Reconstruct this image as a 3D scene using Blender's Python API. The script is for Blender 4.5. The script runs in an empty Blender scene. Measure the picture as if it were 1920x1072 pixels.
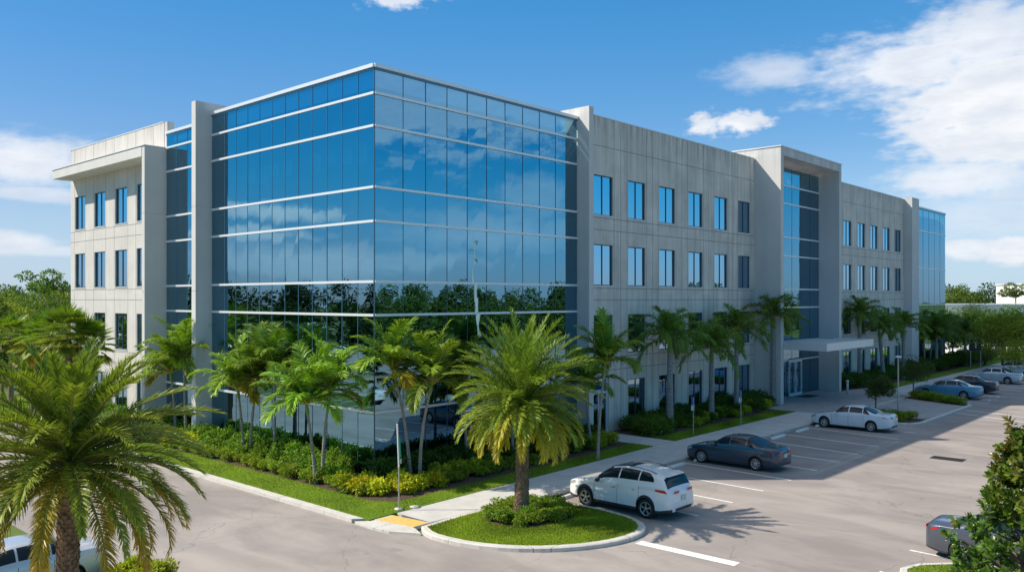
import bpy, bmesh, math, random
import numpy as np
from mathutils import Vector, Matrix
R = math.radians
random.seed(7); rng = np.random.default_rng(7)
scn = bpy.context.scene
COL = scn.collection
# ---------------------------------------------------------------- place frame
# a runs along the shaded entrance front, b runs out from it, z up (metres)
FOC, HOR, CAMH = 1561.0, 559.0, 8.0
KX, KY = -6.017, 36.408
UX, UY = 0.67239, 0.740197
NX, NY = 0.740197, -0.67239
ROT = math.atan2(UY, UX)
def F(a, b, z=0.0): return Vector((KX+a*UX+b*NX, KY+a*UY+b*NY, z))
def G(x, y, z=0.0):                     # ground point seen at a place of the photograph
    Y = FOC*(CAMH-z)/(y-HOR); return Vector(((x-960)/FOC*Y, Y, z))
def AB(p):
    dx, dy = p[0]-KX, p[1]-KY
    return dx*UX+dy*UY, dx*NX+dy*NY
# ---------------------------------------------------------------- node helpers
class S:
    """socket wrapper with arithmetic"""
    def __init__(s, nt, o): s.nt = nt; s.o = o
    def _m(s, op, *xs, clamp=False):
        n = s.nt.nodes.new('ShaderNodeMath'); n.operation = op; n.use_clamp = clamp
        for i, x in enumerate((s,)+xs):
            if isinstance(x, S): s.nt.links.new(x.o, n.inputs[i])
            else: n.inputs[i].default_value = x
        return S(s.nt, n.outputs[0])
    def __add__(s, o): return s._m('ADD', o)
    __radd__ = __add__
    def __sub__(s, o): return s._m('SUBTRACT', o)
    def __mul__(s, o): return s._m('MULTIPLY', o)
    __rmul__ = __mul__
    def __truediv__(s, o): return s._m('DIVIDE', o)
    def mx(s, o): return s._m('MAXIMUM', o)
    def mn(s, o): return s._m('MINIMUM', o)
    def pw(s, o): return s._m('POWER', o)
    def abs(s): return s._m('ABSOLUTE')
    def sqrt(s): return s._m('SQRT')
    def step(s, a, b, c=0.0, d=1.0):
        n = s.nt.nodes.new('ShaderNodeMapRange'); n.interpolation_type = 'SMOOTHSTEP'
        s.nt.links.new(s.o, n.inputs[0]); n.inputs[1].default_value = a; n.inputs[2].default_value = b
        n.inputs[3].default_value = c; n.inputs[4].default_value = d
        return S(s.nt, n.outputs[0])
class T:
    def __init__(s, nt): s.nt = nt
    def new(s, t, **k):
        n = s.nt.nodes.new(t)
        for a, b in k.items(): setattr(n, a, b)
        return n
    def put(s, inp, v):
        if isinstance(v, S): s.nt.links.new(v.o, inp)
        elif hasattr(v, 'is_output') and v.is_output: s.nt.links.new(v, inp)
        else:
            if isinstance(v, (tuple, list)) and len(v) == 3 and inp.type == 'RGBA': v = (*v, 1)
            inp.default_value = v
    def mix(s, f, a, b, mode='MIX'):
        n = s.new('ShaderNodeMix', data_type='RGBA', blend_type=mode)
        s.put(n.inputs[0], f); s.put(n.inputs[6], a); s.put(n.inputs[7], b); return S(s.nt, n.outputs[2])
    def noise(s, vec, scale, detail=4, rough=.55, dist=0.0):
        n = s.new('ShaderNodeTexNoise')
        if vec is not None: s.put(n.inputs['Vector'], vec)
        n.inputs['Scale'].default_value = scale; n.inputs['Detail'].default_value = detail
        n.inputs['Roughness'].default_value = rough; n.inputs['Distortion'].default_value = dist
        return S(s.nt, n.outputs[0])
    def comb(s, x, y, z):
        n = s.new('ShaderNodeCombineXYZ'); s.put(n.inputs[0], x); s.put(n.inputs[1], y); s.put(n.inputs[2], z); return S(s.nt, n.outputs[0])
    def scaled(s, vec, sc):
        n = s.new('ShaderNodeVectorMath', operation='MULTIPLY'); s.put(n.inputs[0], vec); n.inputs[1].default_value = sc; return S(s.nt, n.outputs[0])
    def obj(s): return S(s.nt, s.new('ShaderNodeTexCoord').outputs['Object'])
    def bump(s, h, strength=.3, dist=.02):
        n = s.new('ShaderNodeBump'); s.put(n.inputs['Height'], h); n.inputs['Strength'].default_value = strength; n.inputs['Distance'].default_value = dist
        return n.outputs[0]
    def attr(s, name='Col'):
        n = s.new('ShaderNodeAttribute', attribute_name=name); return S(s.nt, n.outputs['Color'])
    def rand(s): return S(s.nt, s.new('ShaderNodeObjectInfo').outputs['Random'])
def material(name):
    m = bpy.data.materials.new(name); m.use_nodes = True; nt = m.node_tree
    bs = nt.nodes['Principled BSDF']; return m, T(nt), bs
def simple(name, col, rough=.5, metal=0.0, coat=0.0, var=0.0, vs=3.0, spec=.5):
    m, t, b = material(name)
    c = col
    if var:
        n = t.noise(t.obj(), vs, 5); c = t.mix(n.step(.3, .7), tuple(x*(1-var) for x in col), tuple(min(1, x*(1+var)) for x in col))
    t.put(b.inputs['Base Color'], c); b.inputs['Roughness'].default_value = rough; b.inputs['Metallic'].default_value = metal
    b.inputs['Coat Weight'].default_value = coat; b.inputs['Coat Roughness'].default_value = .04
    b.inputs['Specular IOR Level'].default_value = spec
    return m
M = {}
def concrete(name, base, dark, streak=.5, sc=1.0, panel=.0):
    m, t, b = material(name); o = t.obj()
    big = t.noise(o, .55*sc, 6, .62)
    st = t.noise(t.scaled(o, (2.6, 2.6, .16)), 1.0*sc, 5, .65)
    fine = t.noise(o, 14, 4, .7)
    f = (big.step(.32, .72)*.55 + st.step(.38, .70)*streak*.6 + fine*.12)
    c = t.mix(f, base, dark)
    sn = t.new('ShaderNodeVectorMath', operation='SNAP'); t.put(sn.inputs[0], o); sn.inputs[1].default_value = (1.75, 1.9, 2.07)
    wn = t.new('ShaderNodeTexWhiteNoise'); t.put(wn.inputs['Vector'], sn.outputs[0]); c = t.mix(S(m.node_tree, wn.outputs[0])*panel, c, tuple(x*.78 for x in dark))
    sp = t.new('ShaderNodeSeparateXYZ'); t.put(sp.inputs[0], o); zt = S(m.node_tree, sp.outputs[2])
    c = t.mix(zt.step(17.3, 18.7)*st.step(.42, .62)*.5*streak, c, tuple(x*.5 for x in dark))
    t.put(b.inputs['Base Color'], c); b.inputs['Roughness'].default_value = .85
    t.put(b.inputs['Normal'], t.bump(fine + big, .25, .01)); return m
M['conc'] = concrete('concrete_precast', (.80, .745, .655), (.53, .495, .445), 1.0, 1.0, .26)
M['conc_left'] = concrete('concrete_precast_pale', (.68, .655, .61), (.52, .50, .47), .4, 1.0, .16)
M['conc_smooth'] = concrete('concrete_smooth', (.66, .65, .625), (.54, .535, .52), .5, .6)
M['joint'] = simple('joint_sealant', (.16, .16, .16), .9)
M['coping'] = simple('metal_coping', (.72, .72, .72), .4, .1, var=.05)
M['alu'] = simple('white_aluminium', (.78, .79, .80), .35, .2)
M['mull'] = simple('mullion_metal', (.05, .12, .18), .35, .4)
M['mull_l'] = simple('mullion_metal_lit_tone', (.07, .20, .31), .35, .4)  # lit copy of the mullion metal; sun and shade put into both tones
M['slab'] = simple('interior_floor', (.16, .17, .18), .8)
M['intw'] = simple('interior_wall', (.30, .33, .35), .8)
M['blind'] = simple('pale_panel_white', (.85, .85, .83), .8)
M['roof'] = simple('roof_membrane', (.55, .55, .54), .9)
def glass(name, tint, edge, trans, tcol):
    m, t, b = material(name); nt = m.node_tree
    nt.nodes.remove(b); out = nt.nodes['Material Output']
    o = t.obj()
    lw = t.new('ShaderNodeLayerWeight'); lw.inputs[0].default_value = .5
    face = S(nt, lw.outputs['Facing'])
    gl = t.new('ShaderNodeBsdfGlossy'); gl.inputs['Roughness'].default_value = 0.0
    t.put(gl.inputs['Color'], t.mix(face.step(.45, 1.0), tint, edge))
    wob = t.noise(t.scaled(o, (1, 1, .6)), .9, 2, .4)
    t.put(gl.inputs['Normal'], t.bump(wob, .14, .02))
    tr = t.new('ShaderNodeBsdfTransparent'); tr.inputs[0].default_value = (*tcol, 1)
    mx = t.new('ShaderNodeMixShader'); mx.inputs[0].default_value = trans
    nt.links.new(gl.outputs[0], mx.inputs[1]); nt.links.new(tr.outputs[0], mx.inputs[2])
    nt.links.new(mx.outputs[0], out.inputs[0]); return m
M['glass'] = glass('blue_reflective_glass', (.22, .41, .53), (.47, .62, .76), .20, (.22, .46, .56))
M['glass_w'] = glass('window_glass', (.36, .54, .68), (.6, .76, .88), .10, (.06, .12, .16))
def asphalt(name, base, dark):
    m, t, b = material(name); o = t.obj()
    big = t.noise(o, .11, 7, .62, .4); mid = t.noise(t.scaled(o, (1, .35, 1)), .6, 5, .6, .6); fine = t.noise(o, 40, 3, .8)
    vor = t.new('ShaderNodeTexVoronoi', feature='DISTANCE_TO_EDGE'); vor.inputs['Scale'].default_value = .13
    w = t.new('ShaderNodeVectorMath', operation='ADD'); t.put(w.inputs[0], o)
    nz = t.new('ShaderNodeTexNoise'); t.put(nz.inputs['Vector'], o); nz.inputs['Scale'].default_value = .9; nz.inputs['Detail'].default_value = 6
    sc = t.new('ShaderNodeVectorMath', operation='SCALE'); t.put(sc.inputs[0], nz.outputs['Color']); sc.inputs[3].default_value = 1.4
    t.put(w.inputs[1], sc.outputs[0]); t.put(vor.inputs['Vector'], w.outputs[0])
    crack = S(m.node_tree, vor.outputs[0]).step(0, .004, 1, 0)
    spots = t.noise(o, 1.7, 3, .5).step(.70, .76)
    oil = t.noise(o, .8, 2, .5).step(.69, .74)
    f = big.step(.35, .66)*.65 + mid.step(.4, .66)*.45 + fine*.32 + spots*.3 + oil*.35
    c = t.mix(f, base, dark); c = t.mix(crack*.35, c, (.07, .065, .06))
    t.put(b.inputs['Base Color'], c); b.inputs['Roughness'].default_value = .88
    t.put(b.inputs['Normal'], t.bump(fine, .35, .01)); return m
M['asph'] = asphalt('asphalt_worn', (.418, .37, .334), (.262, .232, .215))
M['kerb'] = concrete('kerb_concrete', (.66, .63, .57), (.46, .44, .40), .3, 3)
def kerb_joints(m):
    t = T(m.node_tree); b = m.node_tree.nodes['Principled BSDF']; old = b.inputs['Base Color'].links[0].from_socket; sp = t.new('ShaderNodeSeparateXYZ'); t.put(sp.inputs[0], t.obj())
    ln = (S(m.node_tree, sp.outputs[0])/3.05)._m('FRACT').step(.004, .010, 1, 0).mx((S(m.node_tree, sp.outputs[1])/3.05)._m('FRACT').step(.004, .010, 1, 0))
    sc = t.noise(t.obj(), 5, 4, .7).step(.58, .70)*.45
    t.put(b.inputs['Base Color'], t.mix(ln.mx(sc), S(m.node_tree, old), (.20, .19, .18)))
kerb_joints(M['kerb'])
M['walk'] = concrete('sidewalk_concrete', (.62, .60, .56), (.46, .45, .43), .2, 2)
M['ramp'] = simple('tactile_ramp_yellow', (.72, .47, .13), .75, var=.12, vs=8)
M['paint'] = simple('road_paint', (.82, .82, .80), .7, var=.12, vs=6)
def pavers():
    m, t, b = material('grey_pavers'); o = t.obj()
    br = t.new('ShaderNodeTexBrick'); t.put(br.inputs['Vector'], o); br.inputs['Scale'].default_value = 1.0
    br.inputs['Brick Width'].default_value = .42; br.inputs['Row Height'].default_value = .21; br.inputs['Mortar Size'].default_value = .012
    br.inputs['Color1'].default_value = (.30, .30, .30, 1); br.inputs['Color2'].default_value = (.40, .39, .38, 1); br.inputs['Mortar'].default_value = (.2, .2, .2, 1)
    n = t.noise(o, .7, 4); t.put(b.inputs['Base Color'], t.mix(n.step(.3, .7)*.5, br.outputs[0], (.46, .44, .42))); b.inputs['Roughness'].default_value = .85; return m
M['pave'] = pavers()
def mulch():
    m, t, b = material('bark_mulch'); o = t.obj(); n = t.noise(o, 22, 5, .8)
    t.put(b.inputs['Base Color'], t.mix(n.step(.35, .65), (.05, .03, .02), (.17, .105, .075))); b.inputs['Roughness'].default_value = 1
    t.put(b.inputs['Normal'], t.bump(n, 1, .05)); return m
M['mulch'] = mulch()
def turf(name, a, c2, far=False):
    m, t, b = material(name); o = t.obj(); n = t.noise(o, .45, 5, .6); f = t.noise(o, 30 if not far else .05, 4, .8)
    c = t.mix(n.step(.3, .7), a, c2); c = t.mix(f.step(.35, .7)*.5, c, tuple(x*.5 for x in a))
    t.put(b.inputs['Base Color'], c); b.inputs['Roughness'].default_value = .95; b.inputs['Specular IOR Level'].default_value = .1
    t.put(b.inputs['Normal'], t.bump(f, .8, .04)); return m
M['turf'] = turf('lawn_soil', (.13, .24, .022), (.20, .31, .03))
M['field'] = turf('far_ground', (.085, .14, .03), (.16, .2, .06), True)
def leafmat(name, trans=.35, rough=.45, spec=.35, tint=(1, 1, 1), var=.25):
    m, t, b = material(name); nt = m.node_tree; out = nt.nodes['Material Output']
    c = t.attr(); r = t.rand()
    hs = t.new('ShaderNodeHueSaturation'); t.put(hs.inputs['Color'], t.mix(1.0, c, tint, 'MULTIPLY')); t.put(hs.inputs['Value'], r*var + (1-var/2)); t.put(hs.inputs['Hue'], r*.02 + .49)
    t.put(b.inputs['Base Color'], hs.outputs[0]); b.inputs['Roughness'].default_value = rough; b.inputs['Specular IOR Level'].default_value = spec
    tl = t.new('ShaderNodeBsdfTranslucent'); t.put(tl.inputs[0], t.mix(1.0, hs.outputs[0], (1.25, 1.35, .6), 'MULTIPLY'))
    mx = t.new('ShaderNodeMixShader'); mx.inputs[0].default_value = trans
    nt.links.new(b.outputs[0], mx.inputs[1]); nt.links.new(tl.outputs[0], mx.inputs[2]); nt.links.new(mx.outputs[0], out.inputs[0]); return m
M['frond'] = leafmat('palm_frond', .30, .42, .42, (1.5, 1.45, 1.1))
M['leaf'] = leafmat('broad_leaf', .36, .55, .25, (1.45, 1.42, 1.1))
M['wood_leaf'] = leafmat('woodland_leaf', .12, .7, .1, (.95, 1.0, .95))  # darker, less translucent leaf; backlit look of the woods put into tint
M['gloss'] = leafmat('glossy_leaf', .2, .3, .6)
M['blade'] = leafmat('grass_blade', .35, .6, .2)
def bark(name, a, c2, ring=0.0, sc=8):
    m, t, b = material(name); o = t.obj(); n = t.noise(t.scaled(o, (1, 1, .5)), sc, 5, .7)
    c = t.mix(n.step(.3, .7), a, c2); h = n
    if ring:
        sp = t.new('ShaderNodeSeparateXYZ'); t.put(sp.inputs[0], o)
        w = (S(m.node_tree, sp.outputs[2]) + n*.05)*ring; w = w._m('FRACT').step(0, .22, 1, 0); c = t.mix(w*.55, c, tuple(x*.45 for x in c2)); h = n - w
    t.put(b.inputs['Base Color'], c); b.inputs['Roughness'].default_value = .9; t.put(b.inputs['Normal'], t.bump(h, .6, .02)); return m
M['bark_pale'] = bark('ringed_palm_bark', (.42, .37, .32), (.26, .23, .20), 7.0)
M['bark_royal'] = bark('grey_palm_bark', (.38, .37, .36), (.24, .23, .22), 4.5)
M['bark_date'] = bark('date_palm_bark', (.34, .23, .14), (.13, .085, .055))
M['bark'] = bark('tree_bark', (.20, .15, .11), (.10, .08, .06))
M['shaft'] = bark('green_crownshaft', (.17, .27, .05), (.24, .30, .09), 0, 3)
# ---------------------------------------------------------------- object helpers
def tag(o, label=None, cat=None, group=None, kind=None):
    if label: o['label'] = label
    if cat: o['category'] = cat
    if group: o['group'] = group
    if kind: o['kind'] = kind
    return o
def link(name, me, mats, parent=None, loc=None, rz=0.0):
    o = bpy.data.objects.new(name, me); COL.objects.link(o)
    if me is not None:
        for m in (mats if isinstance(mats, (list, tuple)) else [mats]): me.materials.append(m)
    if parent: o.parent = parent
    if loc is not None: o.location = loc
    o.rotation_euler.z = rz; return o
def empty(name, loc, rz=0.0):
    o = bpy.data.objects.new(name, None); COL.objects.link(o); o.location = loc; o.rotation_euler.z = rz; o.empty_display_size = .3; return o
class MB:
    def __init__(s): s.v = []; s.f = []; s.m = []; s.sm = []
    def add(s, vs, fs, mi=0, smooth=False):
        n = len(s.v); s.v += [tuple(x) for x in vs]; s.f += [tuple(i+n for i in f) for f in fs]; s.m += [mi]*len(fs); s.sm += [smooth]*len(fs); return s
    def box(s, x0, x1, y0, y1, z0, z1, mi=0):
        x0, x1 = min(x0, x1), max(x0, x1); y0, y1 = min(y0, y1), max(y0, y1)
        return s.add([(x, y, z) for z in (z0, z1) for y in (y0, y1) for x in (x0, x1)],
                     [(0, 2, 3, 1), (4, 5, 7, 6), (0, 1, 5, 4), (2, 6, 7, 3), (0, 4, 6, 2), (1, 3, 7, 5)], mi)
    def ab(s, a0, a1, b0, b1, z0, z1, mi=0): return s.box(a0, a1, -b0, -b1, z0, z1, mi)
    def prism(s, pts, z0, z1, mi=0, top=None):
        n = len(pts); ar = sum(pts[i][0]*pts[(i+1) % n][1]-pts[(i+1) % n][0]*pts[i][1] for i in range(n))
        if ar < 0: pts = pts[::-1]
        vs = [(p[0], p[1], z0) for p in pts]+[(p[0], p[1], z1) for p in pts]
        s.add(vs, [tuple(range(n, 2*n))], mi if top is None else top); s.add(vs, [tuple(range(n-1, -1, -1))]+[(i, (i+1) % n, n+(i+1) % n, n+i) for i in range(n)], mi); return s
    def tube(s, pts, rads, seg=10, mi=0, cap=True, smooth=True):
        pts = [Vector(p) for p in pts]; vs = []; fs = []; n = len(pts)
        for i, p in enumerate(pts):
            d = (pts[min(i+1, n-1)]-pts[max(i-1, 0)]).normalized()
            x = d.orthogonal().normalized() if abs(d.z) < .9 else Vector((1, 0, 0)); x = (x-d*x.dot(d)).normalized(); y = d.cross(x)
            r = rads[i] if isinstance(rads, (list, tuple, np.ndarray)) else rads
            for k in range(seg):
                a = 2*math.pi*k/seg; vs.append(p+x*math.cos(a)*r+y*math.sin(a)*r)
        for i in range(n-1):
            for k in range(seg): fs.append((i*seg+k, i*seg+(k+1) % seg, (i+1)*seg+(k+1) % seg, (i+1)*seg+k))
        s.add(vs, fs, mi, smooth)
        if cap: s.add(vs, [tuple(range(seg-1, -1, -1)), tuple(range((n-1)*seg, n*seg))], mi)
        return s
    def lathe(s, prof, seg=24, mi=0, axis='z', c=(0, 0, 0)):
        vs = []; fs = []; n = len(prof)
        for r, z in prof:
            for k in range(seg):
                a = 2*math.pi*k/seg; q = (r*math.cos(a), r*math.sin(a), z)
                if axis == 'y': q = (q[0], q[2], q[1])
                vs.append((q[0]+c[0], q[1]+c[1], q[2]+c[2]))
        for i in range(n-1):
            for k in range(seg): fs.append((i*seg+k, i*seg+(k+1) % seg, (i+1)*seg+(k+1) % seg, (i+1)*seg+k))
        return s.add(vs, fs, mi, True)
    def build(s, name, mats, parent=None, loc=None, rz=0.0, fix=True):
        me = bpy.data.meshes.new(name); me.from_pydata(s.v, [], s.f)
        me.polygons.foreach_set('material_index', s.m); me.polygons.foreach_set('use_smooth', s.sm)
        if fix:
            bm = bmesh.new(); bm.from_mesh(me); bmesh.ops.recalc_face_normals(bm, faces=bm.faces); bm.to_mesh(me); bm.free()
        me.update(); return link(name, me, mats, parent, loc, rz)
def npmesh(name, V, Q, C=None, smooth=False):
    """V (n,3), Q (m,4) quads, C (m,3) colour of each face"""
    me = bpy.data.meshes.new(name); V = np.asarray(V, np.float32); Q = np.asarray(Q, np.int32)
    me.vertices.add(len(V)); me.vertices.foreach_set('co', V.ravel())
    me.loops.add(Q.size); me.loops.foreach_set('vertex_index', Q.ravel())
    me.polygons.add(len(Q)); me.polygons.foreach_set('loop_start', np.arange(0, Q.size, 4, dtype=np.int32))
    if smooth: me.polygons.foreach_set('use_smooth', np.ones(len(Q), bool))
    me.update(calc_edges=True)
    if C is not None:
        ca = me.color_attributes.new('Col', 'FLOAT_COLOR', 'CORNER')
        c = np.ones((len(Q), 4, 4), np.float32); C = np.asarray(C, np.float32)
        c[:, :, :3] = C[:, None, :] if C.ndim == 2 else C
        ca.data.foreach_set('color', c.ravel())
    me.validate(); return me
def copy_tree(o, parent=None):
    c = o.copy(); COL.objects.link(c); c.parent = parent
    for ch in [x for x in o.children]: copy_tree(ch, c)
    return c
def norm(v): return v/np.maximum(np.linalg.norm(v, axis=-1, keepdims=True), 1e-9)
# ---------------------------------------------------------------- leaves and fronds
def leaf_quads(P, D, N, L, W, fold=.25):
    """rhombic leaves: base P, long axis D, normal N"""
    D = norm(D); Sd = norm(np.cross(D, N)); N = np.cross(Sd, D); L = np.asarray(L).reshape(-1, 1); W = np.asarray(W).reshape(-1, 1)
    m = P+D*L*.45+N*fold*W
    V = np.stack([P, m-Sd*W*.5, P+D*L, m+Sd*W*.5], 1).reshape(-1, 3)
    return V, np.arange(len(P)*4).reshape(-1, 4)
def frond(r, az, e0, L, droop, lmax, w, n, vee=.25, hang=.2, fwd=.5, s0=.12, cb=(.09, .17, .03), ct=(.25, .27, .04), age=.5, messy=.1, pw=1.5, twist=0.0):
    K = 22; s = np.linspace(0, 1, K); e = e0-droop*s**pw; a2 = az+twist*s
    tan = np.stack([np.cos(e)*np.cos(a2), np.cos(e)*np.sin(a2), np.sin(e)], 1)
    pos = np.vstack([[0, 0, 0], np.cumsum((tan[1:]+tan[:-1])*.5*L/(K-1), 0)])
    side0 = np.array([-math.sin(az), math.cos(az), 0.0])
    t = np.linspace(s0, 1, n); t = np.clip(t+r.normal(0, .003, n), s0, 1)
    Vs = []; Qs = []; Cs = []; off = 0
    ip = np.stack([np.interp(t, s, pos[:, k]) for k in range(3)], 1); it = norm(np.stack([np.interp(t, s, tan[:, k]) for k in range(3)], 1))
    sd = norm(side0-it*(it@side0)[:, None]); nr = np.cross(it, sd); nr *= np.sign(nr[:, 2:3]+1e-6)
    prof = (np.sin(np.pi*np.clip(.12+.80*((t-s0)/(1-s0)), 0, 1))**.55)
    cb = np.array(cb); ct = np.array(ct)
    for sg in (-1, 1):
        ll = lmax*prof*r.uniform(.85, 1.1, n); f = fwd+.9*(t**3)
        d = norm(it*f[:, None]+sd*sg*(1-.35*t[:, None])+nr*(vee+r.normal(0, messy, n))[:, None]+r.normal(0, messy*.5, (n, 3)))
        dn = np.array([0, 0, -1.0]); d2 = norm(d+dn*hang+r.normal(0, .05, (n, 3)))
        wv = norm(np.cross(d, nr)+nr*r.normal(0, .5, (n, 1)))*w*.5
        p1 = ip+d*(ll*.45)[:, None]; p2 = p1+d2*(ll*.55)[:, None]
        V = np.stack([ip-wv*.6, ip+wv*.6, p1+wv, p1-wv, p2+wv*.15, p2-wv*.15], 1).reshape(-1, 3)
        b = np.arange(n)[:, None]*6; Q = np.concatenate([b+np.array([[0, 1, 2, 3]]), b+np.array([[3, 2, 4, 5]])], 0)
        mixf = np.clip(age*(t**2)*1.3+r.normal(0, .12, n), 0, 1)[:, None]; c = cb*(1-mixf)+ct*mixf; c = c*r.uniform(.8, 1.2, (n, 1))
        c2 = c*.75+ct*.25*(.4+age)
        Vs.append(V); Qs.append(Q+off); Cs.append(np.concatenate([c, c2], 0)); off += len(V)
    # rachis
    rr = np.interp(s, [0, 1], [w*1.1+.012, .006]); idx = np.arange(0, K, 2); ring = []
    sdr = norm(side0-tan*(tan@side0)[:, None]); nrr = np.cross(tan, sdr)
    for k in range(4):
        an = k*math.pi/2; ring.append(pos[idx]+(sdr[idx]*math.cos(an)+nrr[idx]*math.sin(an))*rr[idx][:, None])
    V = np.stack(ring, 1).reshape(-1, 3); q = []
    for i in range(len(idx)-1):
        for k in range(4): q.append((i*4+k, i*4+(k+1) % 4, (i+1)*4+(k+1) % 4, (i+1)*4+k))
    Vs.append(V); Qs.append(np.array(q)+off); Cs.append(np.tile(np.array([[.30, .30, .08]])*(.7+.5*age), (len(q), 1)))
    return np.concatenate(Vs), np.concatenate(Qs), np.concatenate(Cs)
class Acc:
    def __init__(s): s.V = []; s.Q = []; s.C = []; s.n = 0
    def add(s, V, Q, C, off=(0, 0, 0)):
        s.V.append(V+np.array(off)); s.Q.append(Q+s.n); s.C.append(C); s.n += len(V)
    def mesh(s, name): return npmesh(name, np.concatenate(s.V), np.concatenate(s.Q), np.concatenate(s.C))
# ================================================================ WORLD, SUN, CAMERA
SUN_EL, SUN_TRAVEL = R(42.8), (1.0, .02)
w = bpy.data.worlds.new('World'); scn.world = w; w.use_nodes = True
nt = w.node_tree; t = T(nt); bg = nt.nodes['Background']
sky = t.new('ShaderNodeTexSky', sky_type='NISHITA', sun_disc=False, sun_elevation=SUN_EL, sun_rotation=R(270))
sky.altitude = 0; sky.air_density = 1.0; sky.dust_density = .35; sky.ozone_density = 2.2
tc = t.new('ShaderNodeTexCoord'); sp = t.new('ShaderNodeSeparateXYZ'); nt.links.new(tc.outputs['Generated'], sp.inputs[0])
X, Y, Z = (S(nt, sp.outputs[i]) for i in range(3))
az = X._m('ARCTAN2', Y)*57.2958                      # degrees, 0 = north of the place, positive east
el = Z._m('ARCSINE')*57.2958
nv = t.comb(az*.1, el*.22, Z*0)
n4 = t.noise(t.comb(az*.1, el*.16, Z*0+5), 8.0, 3, .62); n1 = t.noise(nv, 1.1, 4, .6); n2 = t.noise(t.comb(az*.1+7.3, el*.3, Z*0), 3.2, 3, .6)
pv_ = t.comb(az, el, Z*0)
NC = {k: ((n1-.5)+(n2-.5)*.9+(n4-.5)*fw)*wp+bi for k, (wp, fw, bi) in dict(big=(1.35, .34, 1.15), puff=(1.4, 1.2, 1.0)).items()}
def blob(ca, ce, ra, re, tilt=0.0, amp=1.0, soft=.5, k='big'):
    m = t.new('ShaderNodeVectorMath', operation='MULTIPLY_ADD'); t.put(m.inputs[0], pv_)
    m.inputs[1].default_value = (1/ra, 1/re, 0); m.inputs[2].default_value = (-ca/ra, -ce/re, 0)
    l = t.new('ShaderNodeVectorMath', operation='LENGTH'); nt.links.new(m.outputs[0], l.inputs[0])
    return (NC[k]-S(nt, l.outputs[1])).step(0, soft, 0, amp)
def pa(x, y): return math.degrees(math.atan((x-960)/FOC)), math.degrees(math.atan((HOR-y)/math.hypot(FOC, x-960)))
bl = []
def addb(x, y, wx, wy, **k):
    a, e = pa(x, y); bl.append(blob(a, e, wx/FOC*57.3*math.cos(R(a))**1.4, wy/FOC*57.3*math.cos(R(a)), **k))
addb(1700, 125, 250, 80, amp=.9, soft=.8)
addb(1880, 200, 230, 140, amp=1.0, soft=.6)
addb(1830, 90, 200, 90, amp=.9, soft=.8)
addb(1800, 335, 170, 50, amp=.85, soft=.8)
addb(1860, 400, 260, 70, amp=.5, soft=1.0)
addb(1460, 135, 120, 36, amp=.6, soft=.9)
addb(1320, 238, 38, 24, amp=.95, soft=.7, k='puff'); addb(1385, 230, 66, 26, amp=1.0, soft=.7, k='puff')
addb(1810, 468, 60, 22, amp=.85, soft=.6); addb(1900, 470, 50, 30, amp=1.0, soft=.5)
addb(735, 0, 100, 26, amp=.85, soft=.8, k='puff')
addb(30, 300, 180, 62, amp=.92, soft=.9); addb(70, 362, 120, 18, amp=.65, soft=.9)
addb(10, 455, 110, 26, amp=.8, soft=.8); addb(90, 470, 190, 12, amp=.6, soft=.9)
def addd(a, e, ra, re, **k): bl.append(blob(a, e, ra, re, **k))
addd(-80, 5.6, 5.5, .7, amp=.9, soft=.7); addd(-77, 4.2, 6.5, .5, amp=.85, soft=.8); addd(-82, 2.4, 9, 1.5, amp=.7, soft=1.0)
addd(90, 14.8, 18, 5.6, amp=.50, soft=.45); addd(86, 4.4, 9, 1.6, amp=.45, soft=1.0); addd(83, 7.2, 3, 1.6, amp=.4, soft=.8); addd(91, 2.4, 6, 1.0, amp=.4, soft=.9)
cl = bl[0]
for b_ in bl[1:]: cl = cl.mx(b_)

cl = cl*el.step(-.5, 1.0)
shade = n2.step(.3, .7)*.28+n1.step(.35, .65)*.25
hz = el.step(0, 11, 1, 0)
ccol = t.mix(shade, (7.4, 7.5, 7.7), (3.6, 4.3, 5.4))
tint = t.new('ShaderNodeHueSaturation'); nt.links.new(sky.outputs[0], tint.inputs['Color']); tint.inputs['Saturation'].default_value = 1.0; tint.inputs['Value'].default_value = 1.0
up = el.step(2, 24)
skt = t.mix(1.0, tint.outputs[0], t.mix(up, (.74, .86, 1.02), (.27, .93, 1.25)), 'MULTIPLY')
skt = t.mix(el.step(24, 55), skt, t.mix(1.0, tint.outputs[0], (3.1, 2.25, 1.55), 'MULTIPLY'))  # upper sky raised and warmed as added fill for the shaded concrete
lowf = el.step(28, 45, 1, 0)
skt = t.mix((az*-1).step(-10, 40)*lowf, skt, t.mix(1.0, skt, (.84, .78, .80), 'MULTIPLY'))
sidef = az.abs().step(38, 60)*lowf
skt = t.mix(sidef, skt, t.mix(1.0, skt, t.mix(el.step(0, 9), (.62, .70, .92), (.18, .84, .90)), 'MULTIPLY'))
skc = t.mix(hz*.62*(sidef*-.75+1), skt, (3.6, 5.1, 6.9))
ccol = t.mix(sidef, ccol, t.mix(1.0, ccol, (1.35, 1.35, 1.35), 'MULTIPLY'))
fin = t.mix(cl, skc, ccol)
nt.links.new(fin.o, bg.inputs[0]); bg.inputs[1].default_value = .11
w.cycles.sampling_method = 'MANUAL'; w.cycles.sample_map_resolution = 256
sl = bpy.data.lights.new('sun', 'SUN'); sl.energy = 4.6; sl.angle = R(.5); sl.color = (1.0, .90, .77)
so = bpy.data.objects.new('sun', sl); COL.objects.link(so)
so.rotation_euler = Vector((SUN_TRAVEL[0]*math.cos(SUN_EL), SUN_TRAVEL[1]*math.cos(SUN_EL), -math.sin(SUN_EL))).to_track_quat('-Z', 'Y').to_euler()
so.location = (-60, 0, 60)
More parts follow.
